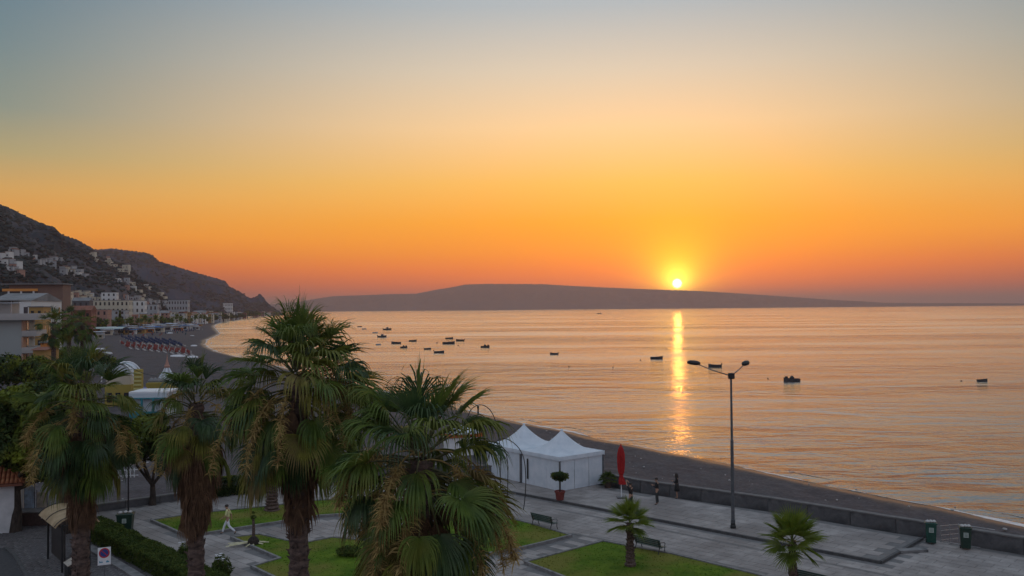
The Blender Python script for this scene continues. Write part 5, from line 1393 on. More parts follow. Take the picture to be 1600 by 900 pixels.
def building(px0, px1, ytop, dist, colr, label, depth=12, yaw=.30, base=None, roof='flat', nf=None, wn_=None, name='town_house', cat='building', win=True, group=None, balc=False, side_w=True):
    xm = (px0 + px1) / 2; pc = D(xm, 480, dist); w = (px1 - px0) / F * dist / max(.3, math.cos(yaw)) * .82
    zt = D(xm, ytop, dist).z; b = base if base is not None else max(.2, ground_z(pc.x, pc.y) - .3)
    h = zt - b
    if h < 2.4: h = 2.4
    av = math.atan2(pc.x, pc.y); t = thing(name, label, cat, (pc.x, pc.y, b), yaw - av * 0, group)
    m = WALLS[colr]
    ubox('wall', m, t, (0, depth / 2, h / 2 - 1), (w, depth, h + 2))
    if roof == 'flat':
        ubox('roof', roof_grey, t, (0, depth / 2, h + .12), (w + .5, depth + .5, .26))
    else:
        rh = min(w, depth) * .22; rb = MB()
        rb.add([(-w / 2 - .4, -.4, h), (w / 2 + .4, -.4, h), (w / 2 + .4, depth + .4, h), (-w / 2 - .4, depth + .4, h), (-w / 2 - .4, depth / 2, h + rh), (w / 2 + .4, depth / 2, h + rh)],
               [(0, 3, 2, 1), (0, 1, 5, 4), (2, 3, 4, 5), (0, 4, 3), (1, 2, 5)])
        rb.build('roof', roof_red if roof == 'red' else roof_grey, t)
    if win:
        nf = nf or max(1, round(h / 3.2)); fh = h / nf; nw = wn_ or max(2, round(w / 3.4)); sp = w / nw
        for j in range(nf):
            for i in range(nw):
                link('window', wme, t, loc=(-w / 2 + sp * (i + .5), -.01, fh * (j + .52))).scale = (min(1.3, sp * .42), .12, fh * .48)
            if balc:
                ubox('balcony', WALLS['white'], t, (0, -.6, fh * j + .5), (w * .96, 1.1, 1.0))
            if side_w:
                ns = max(1, round(depth / 4.5))
                for i in range(ns):
                    link('window', wme, t, loc=(w / 2 + .01, depth * (i + .5) / ns, fh * (j + .52))).scale = (.12, 1.1, fh * .45)
    return t

# the near apartment block at the left edge
dist = 205; A0_ = D(34.5, 500, dist)
t = thing('apartment_block', 'grey apartment block at the left edge with stacked balconies catching the sunrise', 'building', (A0_.x, A0_.y, 0), .30)
zr_ = D(30, 500, dist).z; fh = 23 / F * dist
gm_ = col_mat('gable_grey', (.34, .37, .36)); wp_ = col_mat('balcony_plaster', (.42, .40, .38)); pk_ = col_mat('recess_painted_sun', (.45, .28, .20))  # warm sunrise light on the recess walls is put into their plaster colour
ubox('wall', gm_, t, (-11, 6, zr_ / 2 - 1), (22, 12, zr_ + 2))
ubox('parapet', wp_, t, (-10, 5.6, zr_ + .65), (26.4, 14.4, 1.3))
ubox('penthouse', wp_, t, (-12, 8, zr_ + 2.4), (18, 8, 3.0)); ubox('penthouse_roof', roof_grey, t, (-11.5, 7.2, zr_ + 4.0), (21, 11, .25))
for k_ in range(5): link('window', wme, t, loc=(-19 + k_ * 3.2, 3.98, zr_ + 2.3)).scale = (1.7, .1, 1.5)
ubox('canopy_post', rail_metal, t, (-2.4, 2.2, zr_ + 2.3), (.12, .12, 3.2)); ubox('canopy', canvas, t, (-3, 4.5, zr_ + 3.5), (3.6, 5, .12))
for j in range(4):
    z_ = zr_ - fh * (j + 1) + 1.0
    ubox('balcony', wp_, t, (1.35, 2.6, z_ - .35), (2.7, 5.6, 1.15)).location = (1.35, 2.6, z_ - .35)
    ubox('balcony', wp_, t, (1.2, 9.2, z_ - .35), (2.3, 4.6, 1.15))
    ubox('balcony_recess', pk_, t, (.06, 2.6, z_ + 1.2), (.3, 5.4, fh - 1.2))
    link('balcony_door', wme, t, loc=(.24, 3.6, z_ + 1.1)).scale = (.12, 1.3, 2.0)
    ubox('awning', WALLS['white'], t, (.9, 9.2, z_ + 1.9), (1.6, 3.4, .08))
ubox('ground_floor', mat('dark_shop', (.03, .03, .032), (.05, .05, .05)), t, (-11, -.12, 1.6), (22.2, .4, 3.2))

HAND = [
 (-14, 48, 470, 330, 'white', 'broad pale hall with a low grey gabled roof above the apartment block', 26, .12, 'grey', 2),
 (58, 84, 467, 520, 'red', 'dark red block beside the pale hall', 12, .3, 'flat', 4),
 (46, 66, 480, 245, 'ochre', 'narrow ochre block just right of the apartment balconies', 10, .3, 'flat', 4),
 (82, 118, 470, 760, 'cream', 'cream stepped hotel with rows of dark windows, broad lower part', 16, .25, 'flat', 4),
 (113, 139, 470, 720, 'dark', 'dark grey fronted block with a pale low roof beside the stepped hotel', 14, .25, 'grey', 4),
 (139, 202, 469.5, 800, 'cream', 'long cream hotel with two rows of windows near the cypress', 14, .18, 'flat', 4),
 (68, 142, 485, 560, 'red', 'long low terracotta building in front of the stepped hotel', 12, .2, 'red', 2),
 (140, 168, 484, 660, 'pink', 'salmon pink block in front of the long cream hotel', 12, .2, 'flat', 3),
 (168, 196, 485, 690, 'grey', 'pale grey block in front of the long hotel, left of the cypress', 12, .2, 'flat', 4),
 (203, 226, 470, 820, 'white', 'white block right of the cypress with an irregular top', 14, .25, 'flat', 4),
 (226, 246, 476, 860, 'grey', 'low grey house row behind the promenade palms', 14, .25, 'flat', 3),
 (262, 294, 469, 1150, 'grey', 'pale blue grey building at the foot of the near hill', 18, .2, 'flat', 4),
]
for px0, px1, yt, ds, cl, lb, dp, yw, rf_, nf_ in HAND: building(px0, px1, yt, ds, cl, lb, depth=dp, yaw=yw, roof=rf_, nf=nf_)
building(88, 110, 456, 768, 'cream', 'upper storeys of the stepped cream hotel', depth=10, yaw=.25, nf=3, base=18.0)
building(158, 182, 457, 812, 'white', 'small white tower block on top of the long cream hotel', depth=8, yaw=.18, nf=2, base=21.0)
# building on the slope with an orange band over a dark loggia
q0 = D(40, 450, 520); t = thing('hillside_loggia', 'brown building on the slope with a bright orange band over a dark loggia', 'building', (q0.x, q0.y, 8), .15)
ubox('wall', col_mat('loggia_plaster', (.20, .12, .09)), t, (5, 6, 9.5), (26, 12, 20)); ubox('loggia', mat('dark_shop', (.03,) * 3), t, (-2.5, -.05, 14.0), (17, .3, 7.0))
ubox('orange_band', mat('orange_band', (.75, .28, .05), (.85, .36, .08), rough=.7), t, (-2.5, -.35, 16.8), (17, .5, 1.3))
for x in (-8, -2, 4): ubox('column', WALLS['white'], t, (x, -.3, 13.2), (.8, .5, 6))
ubox('roof', roof_grey, t, (4, 5, 19.8), (30, 15, .5))
# house behind the low trees: its orange light is put into the wall paint
building(64, 78, 536, 185, 'orange', 'small house with a painted orange glow behind the dark far palm', depth=8, yaw=.3, nf=1, wn_=2, base=.3)
building(52, 70, 547, 172, 'ochre', 'ochre house front with a dark band beside the balconies', depth=8, yaw=.2, nf=1, wn_=2, base=.3, roof='red')

# smaller houses along the bay, each placed on the coastal plain
rt = random.Random(19)
seen = []
def shore_back(px):   # nearest distance a house may stand at, at this pixel column
    return np.interp(px, [100, 160, 200, 250, 300, 330, 380, 430], [520, 640, 720, 800, 900, 1080, 1600, 2450])
cols_ = ['cream', 'white', 'grey', 'pink', 'white', 'cream', 'ochre', 'red']
for i in range(250):
    px = rt.uniform(120, 428) if i < 90 else rt.uniform(190, 345)
    d_ = shore_back(px) * rt.uniform(1.02, 1.55 if px < 330 else 1.12)
    wpx = rt.uniform(5, 13) * (1 if px < 330 else .55)
    h = rt.uniform(4.5, 12) * (1 if px < 330 else .8)
    dd_ = ray(px, 480); pc = D(px, 480, d_)
    yt = 486 - (h + .5 - 13.3) / d_ * F - (px - 200) * .0085
    cl = rt.choice(cols_)
    rfk = rt.choice(['flat', 'flat', 'red', 'grey'])
    zone = 'near the hotels' if px < 205 else ('behind the promenade palms' if px < 270 else ('towards the far end of the bay' if px < 340 else 'at the foot of the far headland'))
    building(px - wpx / 2, px + wpx / 2, yt, d_, cl, f'small {cl} house with a {dict(flat="flat", red="red tiled", grey="grey pitched")[rfk]} roof {zone}', depth=rt.uniform(7, 13), yaw=rt.uniform(.1, .5), roof=rfk, group='small houses along the bay', side_w=False)
# landmark at the far bay
building(348, 363, 474, 2300, 'white', 'white cluster building on the lower slope of the far headland', depth=20, yaw=.2, nf=3, base=4)

# houses on the hillside
def project(p):
    v = Vector(p) - EYE; d = v.dot(fwd); return 800 + F * v.dot(rgt) / d, 450 - F * v.dot(upv) / d
HPROJ = [project(v) for v in HN[0]]
def hill_at(px, py):
    best = None
    for v, (x, y) in zip(HN[0], HPROJ):
        e = abs(x - px) + abs(y - py)
        if e < 4:
            k_ = math.hypot(v[0], v[1]) + e * 60
            if best is None or k_ < best[0]: best = (k_, v)
    return best and best[1]
clusters = [((0, 26), (402, 428), 16, 'white', 'on the slope at the left edge'), ((18, 75), (396, 414), 10, 'grey', 'along the upper hillside terrace'), ((62, 122), (402, 430), 24, 'grey', 'in the pale hillside cluster'),
            ((140, 200), (400, 428), 14, 'cream', 'among the rocks below the ridge'), ((120, 230), (430, 452), 10, 'grey', 'low on the dark slope'), ((200, 262), (452, 470), 8, 'cream', 'at the toe of the near hill'), ((105, 190), (464, 478), 26, 'cream', 'behind the long cream hotel'), ((190, 268), (468, 482), 34, 'grey', 'on the lowest slope behind the promenade palms')]
for (x0, x1), (y0, y1), cnt, cl, zone in clusters:
    for k_ in range(cnt):
        px = rt.uniform(x0, x1); f = (px - x0) / (x1 - x0); py = y0 + (y1 - y0) * min(1, max(0, f + rt.uniform(-.35, .35)))
        v = hill_at(px, py)
        if v is None: continue
        d_ = math.hypot(v[0], v[1]); w = rt.uniform(4, 9) / F * d_; h = rt.uniform(3, 6.5)
        c_ = cl if rt.random() < .7 else rt.choice(['white', 'cream', 'pink', 'grey'])
        rk = rt.random() < .3
        t = thing('hillside_house', f'small {c_} house with a {"red" if rk else "pale"} roof {zone}', 'house', (v[0], v[1], v[2]), rt.uniform(-.2, .6), 'houses scattered on the hillside')
        ubox('wall', WALLS[c_], t, (0, 3, h / 2 - 1.5), (w, 7, h + 3)); ubox('roof', roof_red if rk else roof_grey, t, (0, 3, h + .15), (w + .5, 7.5, .3))
        nw = max(1, int(w / 3.2))
        for i in range(nw): link('window', wme, t, loc=(-w / 2 + w / nw * (i + .5), -.52, h * .5)).scale = (1.2, .1, 1.3)

# ---- trees of the town
def far_palm_mesh(seed):
    rnd = random.Random(seed); mb = MB()
    for i in range(26):
        a = i * 2.4; el = math.radians(70 - 115 * i / 26); t_ = Vector((math.cos(el) * math.cos(a), math.cos(el) * math.sin(a), math.sin(el))); s_ = t_.cross(Z).normalized()
        p = Vector((0, 0, 0)); pr = None
        for j, w in enumerate((.1, .7, .9, .35)):
            vs_ = [p - s_ * w, p - Vector((0, 0, -.12)), p + s_ * w]
            b0 = len(mb.v); mb.v += [tuple(q_) for q_ in vs_]
            if pr is not None: mb.f += [(pr, pr + 1, b0 + 1, b0), (pr + 1, pr + 2, b0 + 2, b0 + 1)]
            pr = b0; p = p + t_ * 1.0; t_ = (t_ + Vector((0, 0, -.28))).normalized()
    return mb.mesh('crown', frond_green)
fpm = [far_palm_mesh(s_) for s_ in (1, 2)]
ftk = MB().tube([(0, 0, -1), (0, 0, 4), (.1, 0, 7.2)], [.32, .24, .2], n=7).mesh('trunk', bark)
for k_ in range(22):
    px = 168 + k_ * 7.6 + rt.uniform(-2, 2); d_ = shore_back(px) * rt.uniform(.90, 1.0); c = D(px, 480, d_)
    t = thing('promenade_palm', 'dark palm of the row along the town promenade', 'palm tree', (c.x, c.y, 0), rt.uniform(0, 6), 'palms along the town promenade'); sc = rt.uniform(.75, 1.15); t.scale = (sc,) * 3
    link('trunk', ftk, t); link('crown', fpm[k_ % 2], t, loc=(.1, 0, 7.2))
c = D(187.5, 480, 640); t = thing('cypress', 'tall narrow dark cypress beside the long cream hotel', 'tree', (c.x, c.y, 0))
MB().tube([(0, 0, 0), (0, 0, 3)], .3, n=7).build('trunk', tree_bark, t)
rnd = random.Random(3); link('crown', crown_mesh(rnd, [(0, 0, 2 + 1.6 * k_, 1.5 - .13 * k_) for k_ in range(8)], 2600, .5, leaf_dark, flat=1.2), t)
for k_, (px, py, d_, cr, lb) in enumerate(((84, 503, 150, 2.9, 'far palm with a bare dark trunk beside the orange house'), (108, 497, 165, 3.0, 'middle one of the three bushy palms right of the apartment block'), (129, 505, 158, 2.7, 'far palm nearest the beach of the three bushy palms'))):
    palm_at(px, py, d_, label=lb, r0_=.34, r1_=.28, crown_r=cr, seed=70 + k_, n_live=38, n_dead=10, skirt=2.0, n_fl=0)
# dark bushes and pines of the plain
bush_me = [crown_mesh(random.Random(k_), [(0, 0, 2.6, 2.4), (1.8, 0, 2.0, 1.7), (-1.9, .2, 2.1, 1.8)], 900, .55, leaf_dark) for k_ in range(3)]
btk = MB().tube([(0, 0, -1), (0, 0, 2.2)], .25, n=6).mesh('trunk', tree_bark)
for k_ in range(150):
    px = rt.uniform(60, 436); d_ = shore_back(px) * rt.uniform(1.0, 1.6 if px < 340 else 1.1); c = D(px, 480, d_)
    zone = 'near the hotels' if px < 205 else ('behind the promenade palms' if px < 270 else ('towards the far end of the bay' if px < 340 else 'at the foot of the far headland'))
    t = thing('town_tree', 'dark bushy tree between the houses ' + zone, 'tree', (c.x, c.y, .3), rt.uniform(0, 6), 'trees between the houses of the bay'); sc = rt.uniform(.8, 1.8) * (1 if px < 300 else 1.5); t.scale = (sc, sc, sc * rt.uniform(.8, 1.2))
    link('trunk', btk, t); link('crown', bush_me[k_ % 3], t)

# ================================================================ BEACH CLUB
def BP(px, py, z=-.7): return P(px, py, z)
q0 = BP(206, 655); q1 = BP(262, 652); t = thing('beach_bar', 'pale blue and white beach bar with turquoise posts', 'beach hut', (q0.x, q0.y, -.8), .06)
L_ = (q1 - q0).length; hut = mat('hut_pale_blue', (.45, .52, .58), (.58, .64, .68), rough=.6, scale=.8); teal = mat('teal_paint', (.02, .18, .22), (.03, .24, .28), rough=.5)
ubox('wall', hut, t, (L_ / 2, 2.2, 1.7), (L_, 4.2, 3.4)); ubox('roof', white_paint, t, (L_ / 2, 2.2, 3.55), (L_ + .6, 4.9, .22)); ubox('fascia', hut, t, (L_ / 2, -.35, 3.15), (L_ + .5, .1, .62))
for k_ in range(4): ubox('post', teal, t, (L_ * k_ / 3, -.55, 1.4), (.22, .22, 2.8))
ubox('counter', teal, t, (L_ / 2, -.35, .55), (L_, .3, 1.1)); ubox('beam', teal, t, (L_ / 2, -.55, 2.82), (L_ + .2, .14, .14))
q0 = BP(228, 628); q1 = BP(256, 628); t = thing('yellow_kiosk', 'yellow walled kiosk with a grey ridged roof behind the beach bar', 'kiosk', (q0.x, q0.y, -.8), .05); L_ = (q1 - q0).length
ubox('wall', WALLS['yellow'], t, (L_ / 2, 1.8, 1.5), (L_, 3.6, 3.0)); link('window', wme, t, loc=(L_ * .35, -.02, 1.5)).scale = (.9, .1, 1.4); link('window', wme, t, loc=(L_ * .75, -.02, 1.5)).scale = (.9, .1, 1.4)
for k_ in range(5):
    MB().lathe([(.62, 0), (.5, .3), (.2, .6), (.02, .75)], n=8).build('roof_dome', roof_grey, t, loc=(L_ * (k_ + .5) / 5, 1.6, 3.0), smooth=True)
q0 = BP(217, 634); t = thing('water_tank', 'deep blue round tank beside the yellow kiosk', 'tank', (q0.x, q0.y, -.8))
MB().lathe([(1.15, 0), (1.2, .1), (1.2, 2.5), (1.1, 2.75), (.3, 2.9)], n=20).build('body', mat('tank_blue', (.01, .04, .28), (.015, .06, .36), rough=.4), t)
MB().lathe([(.3, 0), (.3, .12)], n=12).build('lid', mat('tank_lid', (.01, .03, .2)), t, loc=(0, 0, 2.88))
q0 = BP(214.5, 640); t = thing('yellow_tower', 'narrow bright yellow slatted tower right of the white domed hut', 'tower', (q0.x, q0.y, -.8), .1)
ubox('body', WALLS['yellow'], t, (0, .6, 2.9), (1.0, 1.0, 5.8))
for k_ in range(9): ubox('slat', mat('lemon_paint', (.46, .43, .16), (.54, .50, .20)), t, (0, .05, .8 + k_ * .56), (1.08, .1, .26))
q0 = BP(184, 638); t = thing('domed_hut', 'yellow beach hut crowned by a white barrel dome', 'beach hut', (q0.x, q0.y, -.8), .08); t.scale = (.74, .74, .92)
ubox('wall', WALLS['yellow'], t, (0, 2.4, 1.9), (5.0, 4.6, 3.8)); ubox('upper_wall', WALLS['cream'], t, (0, 2.4, 4.6), (4.6, 4.2, 1.7))
for x in (-1.6, 0, 1.6): link('window', wme, t, loc=(x, .08, 1.8)).scale = (.9, .1, 1.5)
mb = MB(); N = 14
for k_ in range(N + 1):
    a = PI * k_ / N
    for y in (0, 4.8): mb.v.append((-math.cos(a) * 2.35, y, 5.4 + math.sin(a) * 1.75))
mb.f = [(2 * k_, 2 * k_ + 2, 2 * k_ + 3, 2 * k_ + 1) for k_ in range(N)] + [tuple(2 * k_ for k_ in reversed(range(N + 1))), tuple(2 * k_ + 1 for k_ in range(N + 1))]
mb.build('dome', canvas, t, smooth=False)
for y in (-.05, 4.85):
    MB().tube([(-math.cos(PI * k_ / N) * 3.1, y, 4.3 + math.sin(PI * k_ / N) * 2.9) for k_ in range(N + 1)], .13, n=6).build('arch', white_paint, t)
q0 = BP(261, 622); t = thing('carousel_roof_kiosk', 'kiosk under a pointed striped conical white roof with a pink finial', 'kiosk', (q0.x, q0.y, -.8))
MB().lathe([(1.9, 0), (1.9, 2.6)], n=12).build('wall', WALLS['yellow'], t)
for k_ in range(12):
    a0, a1 = 2 * PI * k_ / 12, 2 * PI * (k_ + 1) / 12; mb = MB(); pr_ = ((2.35, 2.5), (1.5, 3.2), (.8, 4.2), (.32, 5.1))
    for r, z_ in pr_:
        mb.v += [(r * math.cos(a0), r * math.sin(a0), z_), (r * math.cos(a1), r * math.sin(a1), z_)]
    mb.f = [(2 * j, 2 * j + 1, 2 * j + 3, 2 * j + 2) for j in range(3)]
    mb.build('roof_panel', canvas if k_ % 2 else mat('grey_panel', (.36, .38, .40), (.46, .47, .48)), t)
MB().lathe([(.42, 0), (.46, .25), (.3, .5), (.2, .9), (.1, 1.3), (.02, 2.2)], n=12).build('finial', WALLS['pink'], t, loc=(0, 0, 5.0))
# line of a cable from hut to kiosk
a_, b__ = D(196, 568, 128), D(246, 588, 126)
o = MB().tube([a_.lerp(b__, k_ / 8) - Vector((0, 0, .35 * math.sin(PI * k_ / 8))) for k_ in range(9)], .035, n=4).build('cable', dark_metal); tag(o, 'thin dark cable sloping from the domed hut to the conical roof', 'cable')

# white picket fence on the beach
fw = mat('fence_white', (.55, .56, .56), (.7, .7, .7), rough=.7)
pk = MB().box((0, 0, .45), (.09, .03, .9)).mesh('picket', fw)
f0, f1 = P(62, 756, -.8), P(216, 747, -.8); t = thing('picket_fence', 'white picket fence on the grey beach behind the palms', 'fence', (f0.x, f0.y, -.8), math.atan2(f1.y - f0.y, f1.x - f0.x))
L_ = (f1 - f0).length; n_ = int(L_ / .30)
for k_ in range(n_): link('picket', pk, t, loc=(k_ * .30, 0, rt.uniform(-.03, .03)))
for h in (.25, .72): MB().box((L_ / 2, .035, h), (L_, .03, .07)).build('rail', fw, t)

# parasol rows on the far beach
def closed_parasol_mesh(m, h=2.35, r=.42):
    mb = MB(); n = 8
    for rr, z_ in ((.05, .0), (.05, .55), (r * .75, .7), (r, 1.2), (r * .8, 1.8), (.04, h)):
        for k_ in range(n):
            a = 2 * PI * k_ / n; q_ = rr * (1.15 if k_ % 2 else .85); mb.v.append((q_ * math.cos(a), q_ * math.sin(a), z_))
    for j in range(5):
        for k_ in range(n): mb.f.append((j * n + k_, j * n + (k_ + 1) % n, (j + 1) * n + (k_ + 1) % n, (j + 1) * n + k_))
    return mb.mesh('beach_parasol', m)
navy = mat('navy_canvas', (.008, .022, .07), (.015, .04, .11), rough=.7); teal_c = mat('teal_canvas', (.01, .06, .07), (.02, .09, .10), rough=.7)
redc = mat('beach_red', (.17, .03, .025), (.25, .045, .035), rough=.7); whc = mat('beach_white', (.26, .24, .23), (.36, .33, .31), rough=.7)
PM = {k_: closed_parasol_mesh(m) for k_, m in (('navy', navy), ('teal', teal_c), ('red', redc), ('white', whc))}
lm = MB(); lm.box((0, -.2, .32), (.65, 1.4, .06)); lm.add([(-.32, .5, .35), (.32, .5, .35), (.32, 1.0, .72), (-.32, 1.0, .72), (-.32, .5, .29), (.32, .5, .29), (.32, 1.0, .66), (-.32, 1.0, .66)], [(0, 1, 2, 3), (4, 7, 6, 5), (0, 4, 5, 1), (2, 6, 7, 3), (1, 5, 6, 2), (0, 3, 7, 4)])
for x in (-.28, .28):
    for y in (-.8, .4): lm.box((x, y, .15), (.05, .05, .3))
lmw = lm.mesh('sun_lounger', whc)
def put_parasol(px, py, kd, lb, grp):
    c = P(px, py, -.2); gz = ground_z(c.x, c.y); c = P(px, py, gz)
    o = link('beach_parasol', PM[kd], loc=(c.x, c.y, gz - .02), rot=(0, 0, rt.uniform(0, 6)), scale=None); s_ = rt.uniform(.8, 1.0); o.scale = (s_ * .8, s_ * .8, s_ * .78)
    tag(o, lb, 'parasol', grp)
def put_lounger(px, py, lb, grp, yaw):
    c = P(px, py, -.2); gz = ground_z(c.x, c.y); c = P(px, py, gz)
    tag(link('sun_lounger', lmw, loc=(c.x, c.y, gz), rot=(0, 0, yaw)), lb, 'sun lounger', grp)
for s_ in range(8):
    x0, y0 = 190 + s_ * 10.6, 527.5 + s_ * .5
    for k_ in range(11):
        f = k_ / 10; put_parasol(x0 + 20 * f, y0 + 9.5 * f + (s_ * .25), 'navy', 'closed navy parasol in the slanting rows on the grey beach', 'navy parasols in slanting rows')
    for k_ in range(6):
        f = k_ / 5; put_lounger(x0 + 6 + 20 * f, y0 + 8.5 * f + 2.6, 'pale lounger between the slanting rows of navy parasols', 'loungers between the navy parasols', .7)
for s_ in range(10):
    x0, y0 = 188 + s_ * 10.8, 537.5 + s_ * 1.25
    for k_ in range(8):
        f = k_ / 7; put_parasol(x0 + 13 * f, y0 + 7.5 * f, *(('white', 'pale closed parasol among the slanting red rows', 'pale parasols among the red rows') if (k_ + s_) % 4 == 0 else ('red', 'closed red parasol in the slanting rows nearest the beach bar', 'red parasols in slanting rows')))
    for k_ in range(6):
        f = k_ / 5; put_lounger(x0 + 5 + 13 * f, y0 + 7 * f + 2.2, 'pale lounger between the slanting rows of red parasols', 'loungers between the red parasols', .7)
for r_ in range(3):
    for k_ in range(15): put_parasol(258 + k_ * 3.4 + r_, 511 + r_ * 1.7, 'teal', 'closed teal parasol of the farther beach rows', 'teal parasols of the farther beach')
for r_ in range(3):
    for k_ in range(15): put_parasol(256 + k_ * 3.3, 515.5 + r_ * 1.4, 'navy', 'closed navy parasol of the farther beach rows below the teal ones', 'navy parasols of the farther beach')
for k_ in range(90):
    px = rt.uniform(205, 322); py = 500 + (rt.random() ** 1.3) * 26 + max(0, (250 - px)) * .1
    c = P(px, py, -.2)
    if sdist(np.array([c.x]), np.array([c.y]))[0] < 10: continue
    kd = rt.choice(['navy', 'teal', 'white', 'red']); zone = 'left of the cusp' if px > 280 else 'in front of the promenade palms'
    put_parasol(px, py, kd, f'single closed {dict(navy="navy", teal="teal", white="pale", red="red")[kd]} parasol on the sand {zone}', 'scattered parasols of the town beach')
# beached boats and pedalos
for px, py, w, lb, yw in ((157, 546.5, 16, 'white upturned boat on the beach, upper one of the three by the tall palm', .1), (151, 552, 9, 'small white boat on the beach half hidden by the palm crown', 0), (167, 553, 18, 'longest white boat on the beach above the domed hut', -.15),
                      (278, 557.5, 24, 'long white boat on the sand above the conical roof', 0), (301, 559, 18, 'second long white boat on the sand, nearer the water', -.05), (303, 541, 10, 'small white dinghy beside the ends of the red parasol rows', .2), (265, 521, 10, 'small white boat beyond the navy parasols', 0), (300, 525.5, 7, 'white dinghy nearest the cusp of the beach', .3)):
    c = P(px, py, -.2); gz = ground_z(c.x, c.y); c = P(px, py, gz); L = w / F * c.length * .9; t = thing('beached_boat', lb, 'boat', (c.x, c.y, gz), yw)
    mb = MB(); N = 10; n = 7
    for i in range(N + 1):
        f = i / N; hw = L * .16 * max(.04, math.sin(PI * min(.98, f * .93 + .05)) ** .6); z1 = .55 + L * .02
        for k_ in range(n):
            a = PI * k_ / (n - 1); mb.v.append(((f - .5) * L, -math.cos(a) * hw, math.sin(a) * z1 * (.7 + .3 * math.sin(PI * f))))
    for i in range(N):
        for k_ in range(n - 1): mb.f.append((i * n + k_, i * n + k_ + 1, (i + 1) * n + k_ + 1, (i + 1) * n + k_))
    mb.f.append(tuple(range(n))); mb.f.append(tuple(N * n + k_ for k_ in reversed(range(n))))
    mb.build('hull', white_paint, t); MB().box((0, 0, z1 * .98), (L * .8, .08, .1)).build('keel', hull_pale, t)
# canopies and sheds along the back of the beach
def canopy(px0, px1, ytop, ybase, m, lb):
    a = P(px0, ybase, 0); b = P(px1, ybase, 0); d_ = a.length; h = (ybase - ytop) / F * d_; L = (b - a).length
    t = thing('beach_canopy', lb, 'canopy', (a.x, a.y, 0), math.atan2(b.y - a.y, b.x - a.x))
    rb = MB(); N = 6
    for k_ in range(N + 1):
        f = k_ / N
        for z_ in (0, -.18):
            rb.v.append((-.4 + (L + .8) * 0, f * 6, h + math.sin(PI * f) * .9 + z_)); rb.v.append((L + .4, f * 6, h + math.sin(PI * f) * .9 + z_))
    for k_ in range(N):
        a_ = 4 * k_; rb.f += [(a_, a_ + 1, a_ + 5, a_ + 4), (a_ + 2, a_ + 6, a_ + 7, a_ + 3), (a_, a_ + 4, a_ + 6, a_ + 2), (a_ + 1, a_ + 3, a_ + 7, a_ + 5)]
    rb.f += [(0, 2, 3, 1), (4 * N, 4 * N + 1, 4 * N + 3, 4 * N + 2)]
    rb.build('roof', m, t)
    for k_ in range(4):
        for y in (.1, 5.8): ubox('post', dark_metal, t, (L * k_ / 3, y, h / 2), (.2, .2, h))
    return t
bright_blue = mat('bright_blue_canvas', (.02, .16, .42), (.03, .22, .52), rough=.6)
canopy(147, 190, 514.5, 524, mat('pale_green_canvas', (.42, .50, .46), (.5, .58, .54)), 'long pale green canopy at the back of the beach')
canopy(184, 200, 505, 510, bright_blue, 'bright blue canopy at the foot of the promenade palms')
canopy(206, 226, 502.5, 508, white_paint, 'white canopy right of the bright blue one')
canopy(166, 184, 509.5, 514, whc, 'long flat white canopy left of the bright blue one')
canopy(272, 284, 497, 502, mat('sky_blue_canvas', (.16, .26, .36), (.2, .32, .42)), 'pale blue canopy near the far end of the town')
canopy(296, 312, 495.5, 500, whc, 'pale canopy farthest along the town beach')
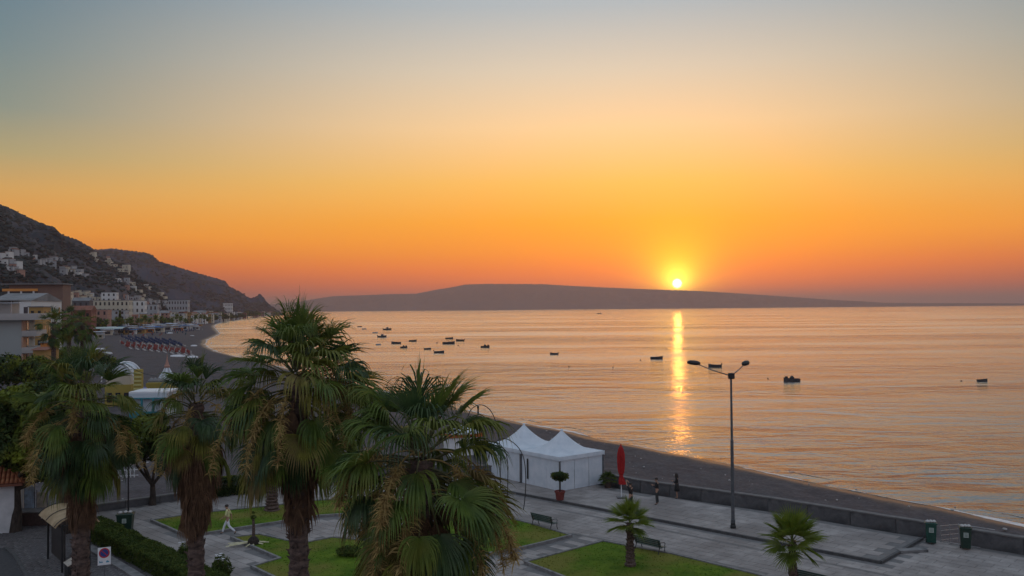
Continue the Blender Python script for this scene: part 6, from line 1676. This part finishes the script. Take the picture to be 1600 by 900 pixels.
# small huts, stalls and pulled-up boats that crowd the back of the beach
hut_cols = ['white', 'cream', 'orange', 'grey', 'pink', 'white', 'ochre']
for k_ in range(130):
    px = rt.uniform(150, 345) if k_ < 70 else rt.uniform(215, 335); d_ = shore_back(px) * rt.uniform(.74, .97); c = D(px, 480, d_)
    if sdist(np.array([c.x]), np.array([c.y]))[0] < 12: continue
    gz = ground_z(c.x, c.y); w = rt.uniform(2.5, 7); h = rt.uniform(2.0, 3.4); cl = rt.choice(hut_cols); bl = rt.random() < .3
    zone = 'at the back of the near beach' if px < 220 else ('along the middle of the town beach' if px < 285 else 'near the far end of the town beach')
    t = thing('beach_stall', f'small {cl} stall with a {"blue" if bl else "pale"} awning {zone}', 'stall', (c.x, c.y, gz), rt.uniform(0, .6), 'stalls along the back of the beach')
    ubox('wall', WALLS[cl], t, (0, 1.5, h / 2 - .3), (w, 3, h + .6)); ubox('awning', bright_blue if bl else canvas, t, (0, 1.0, h + .1), (w + 1.2, 4.6, .2))
    ubox('opening', win_m, t, (0, -.02, h * .5), (w * .5, .1, h * .5))
# litter and pale stones on the sand
rl = random.Random(77); mb = MB()
for k_ in range(420):
    px, py = rl.uniform(150, 1590), rl.uniform(600, 860); c = P(px, py, -1.0)
    s_ = sdist(np.array([c.x]), np.array([c.y]))[0]
    if s_ < 3 or inside(c.x, c.y, plaza_poly): continue
    gz = ground_z(c.x, c.y); c = P(px, py, gz + .05); r = rl.uniform(.03, .12) * (1.6 if rl.random() < .1 else 1)
    mb.add([(c.x + q_.x * r * rl.uniform(.7, 1.2), c.y + q_.y * r, gz + .04 + q_.z * r * .6) for q_ in IV], IF)
tag(mb.build('pebbles', mat('pale_pebble', (.22, .21, .20), (.5, .48, .46), rough=.8, scale=.8)), kind='stuff')

# ================================================================ AIR
HZ = bpy.data.materials.new('air'); HZ.use_nodes = True; nn_ = HZ.node_tree.nodes; nn_.clear()
pv = nn_.new('ShaderNodeVolumePrincipled'); pv.inputs['Color'].default_value = (0.70, 0.57, 0.59, 1); pv.inputs['Density'].default_value = HAZE_D = 0.00012
pv.inputs['Anisotropy'].default_value = 0.7
ou = nn_.new('ShaderNodeOutputMaterial'); HZ.node_tree.links.new(pv.outputs[0], ou.inputs['Volume'])
hb = MB(); hb.add([(x, y, z_) for z_ in (-9.0, 285.0) for x, y in ((-39000, -1600), (39000, -1600), (39000, 39000), (-39000, 39000))], [(0, 3, 2, 1), (4, 5, 6, 7), (0, 1, 5, 4), (1, 2, 6, 5), (2, 3, 7, 6), (3, 0, 4, 7)])
tag(hb.build('haze', HZ), kind='stuff')
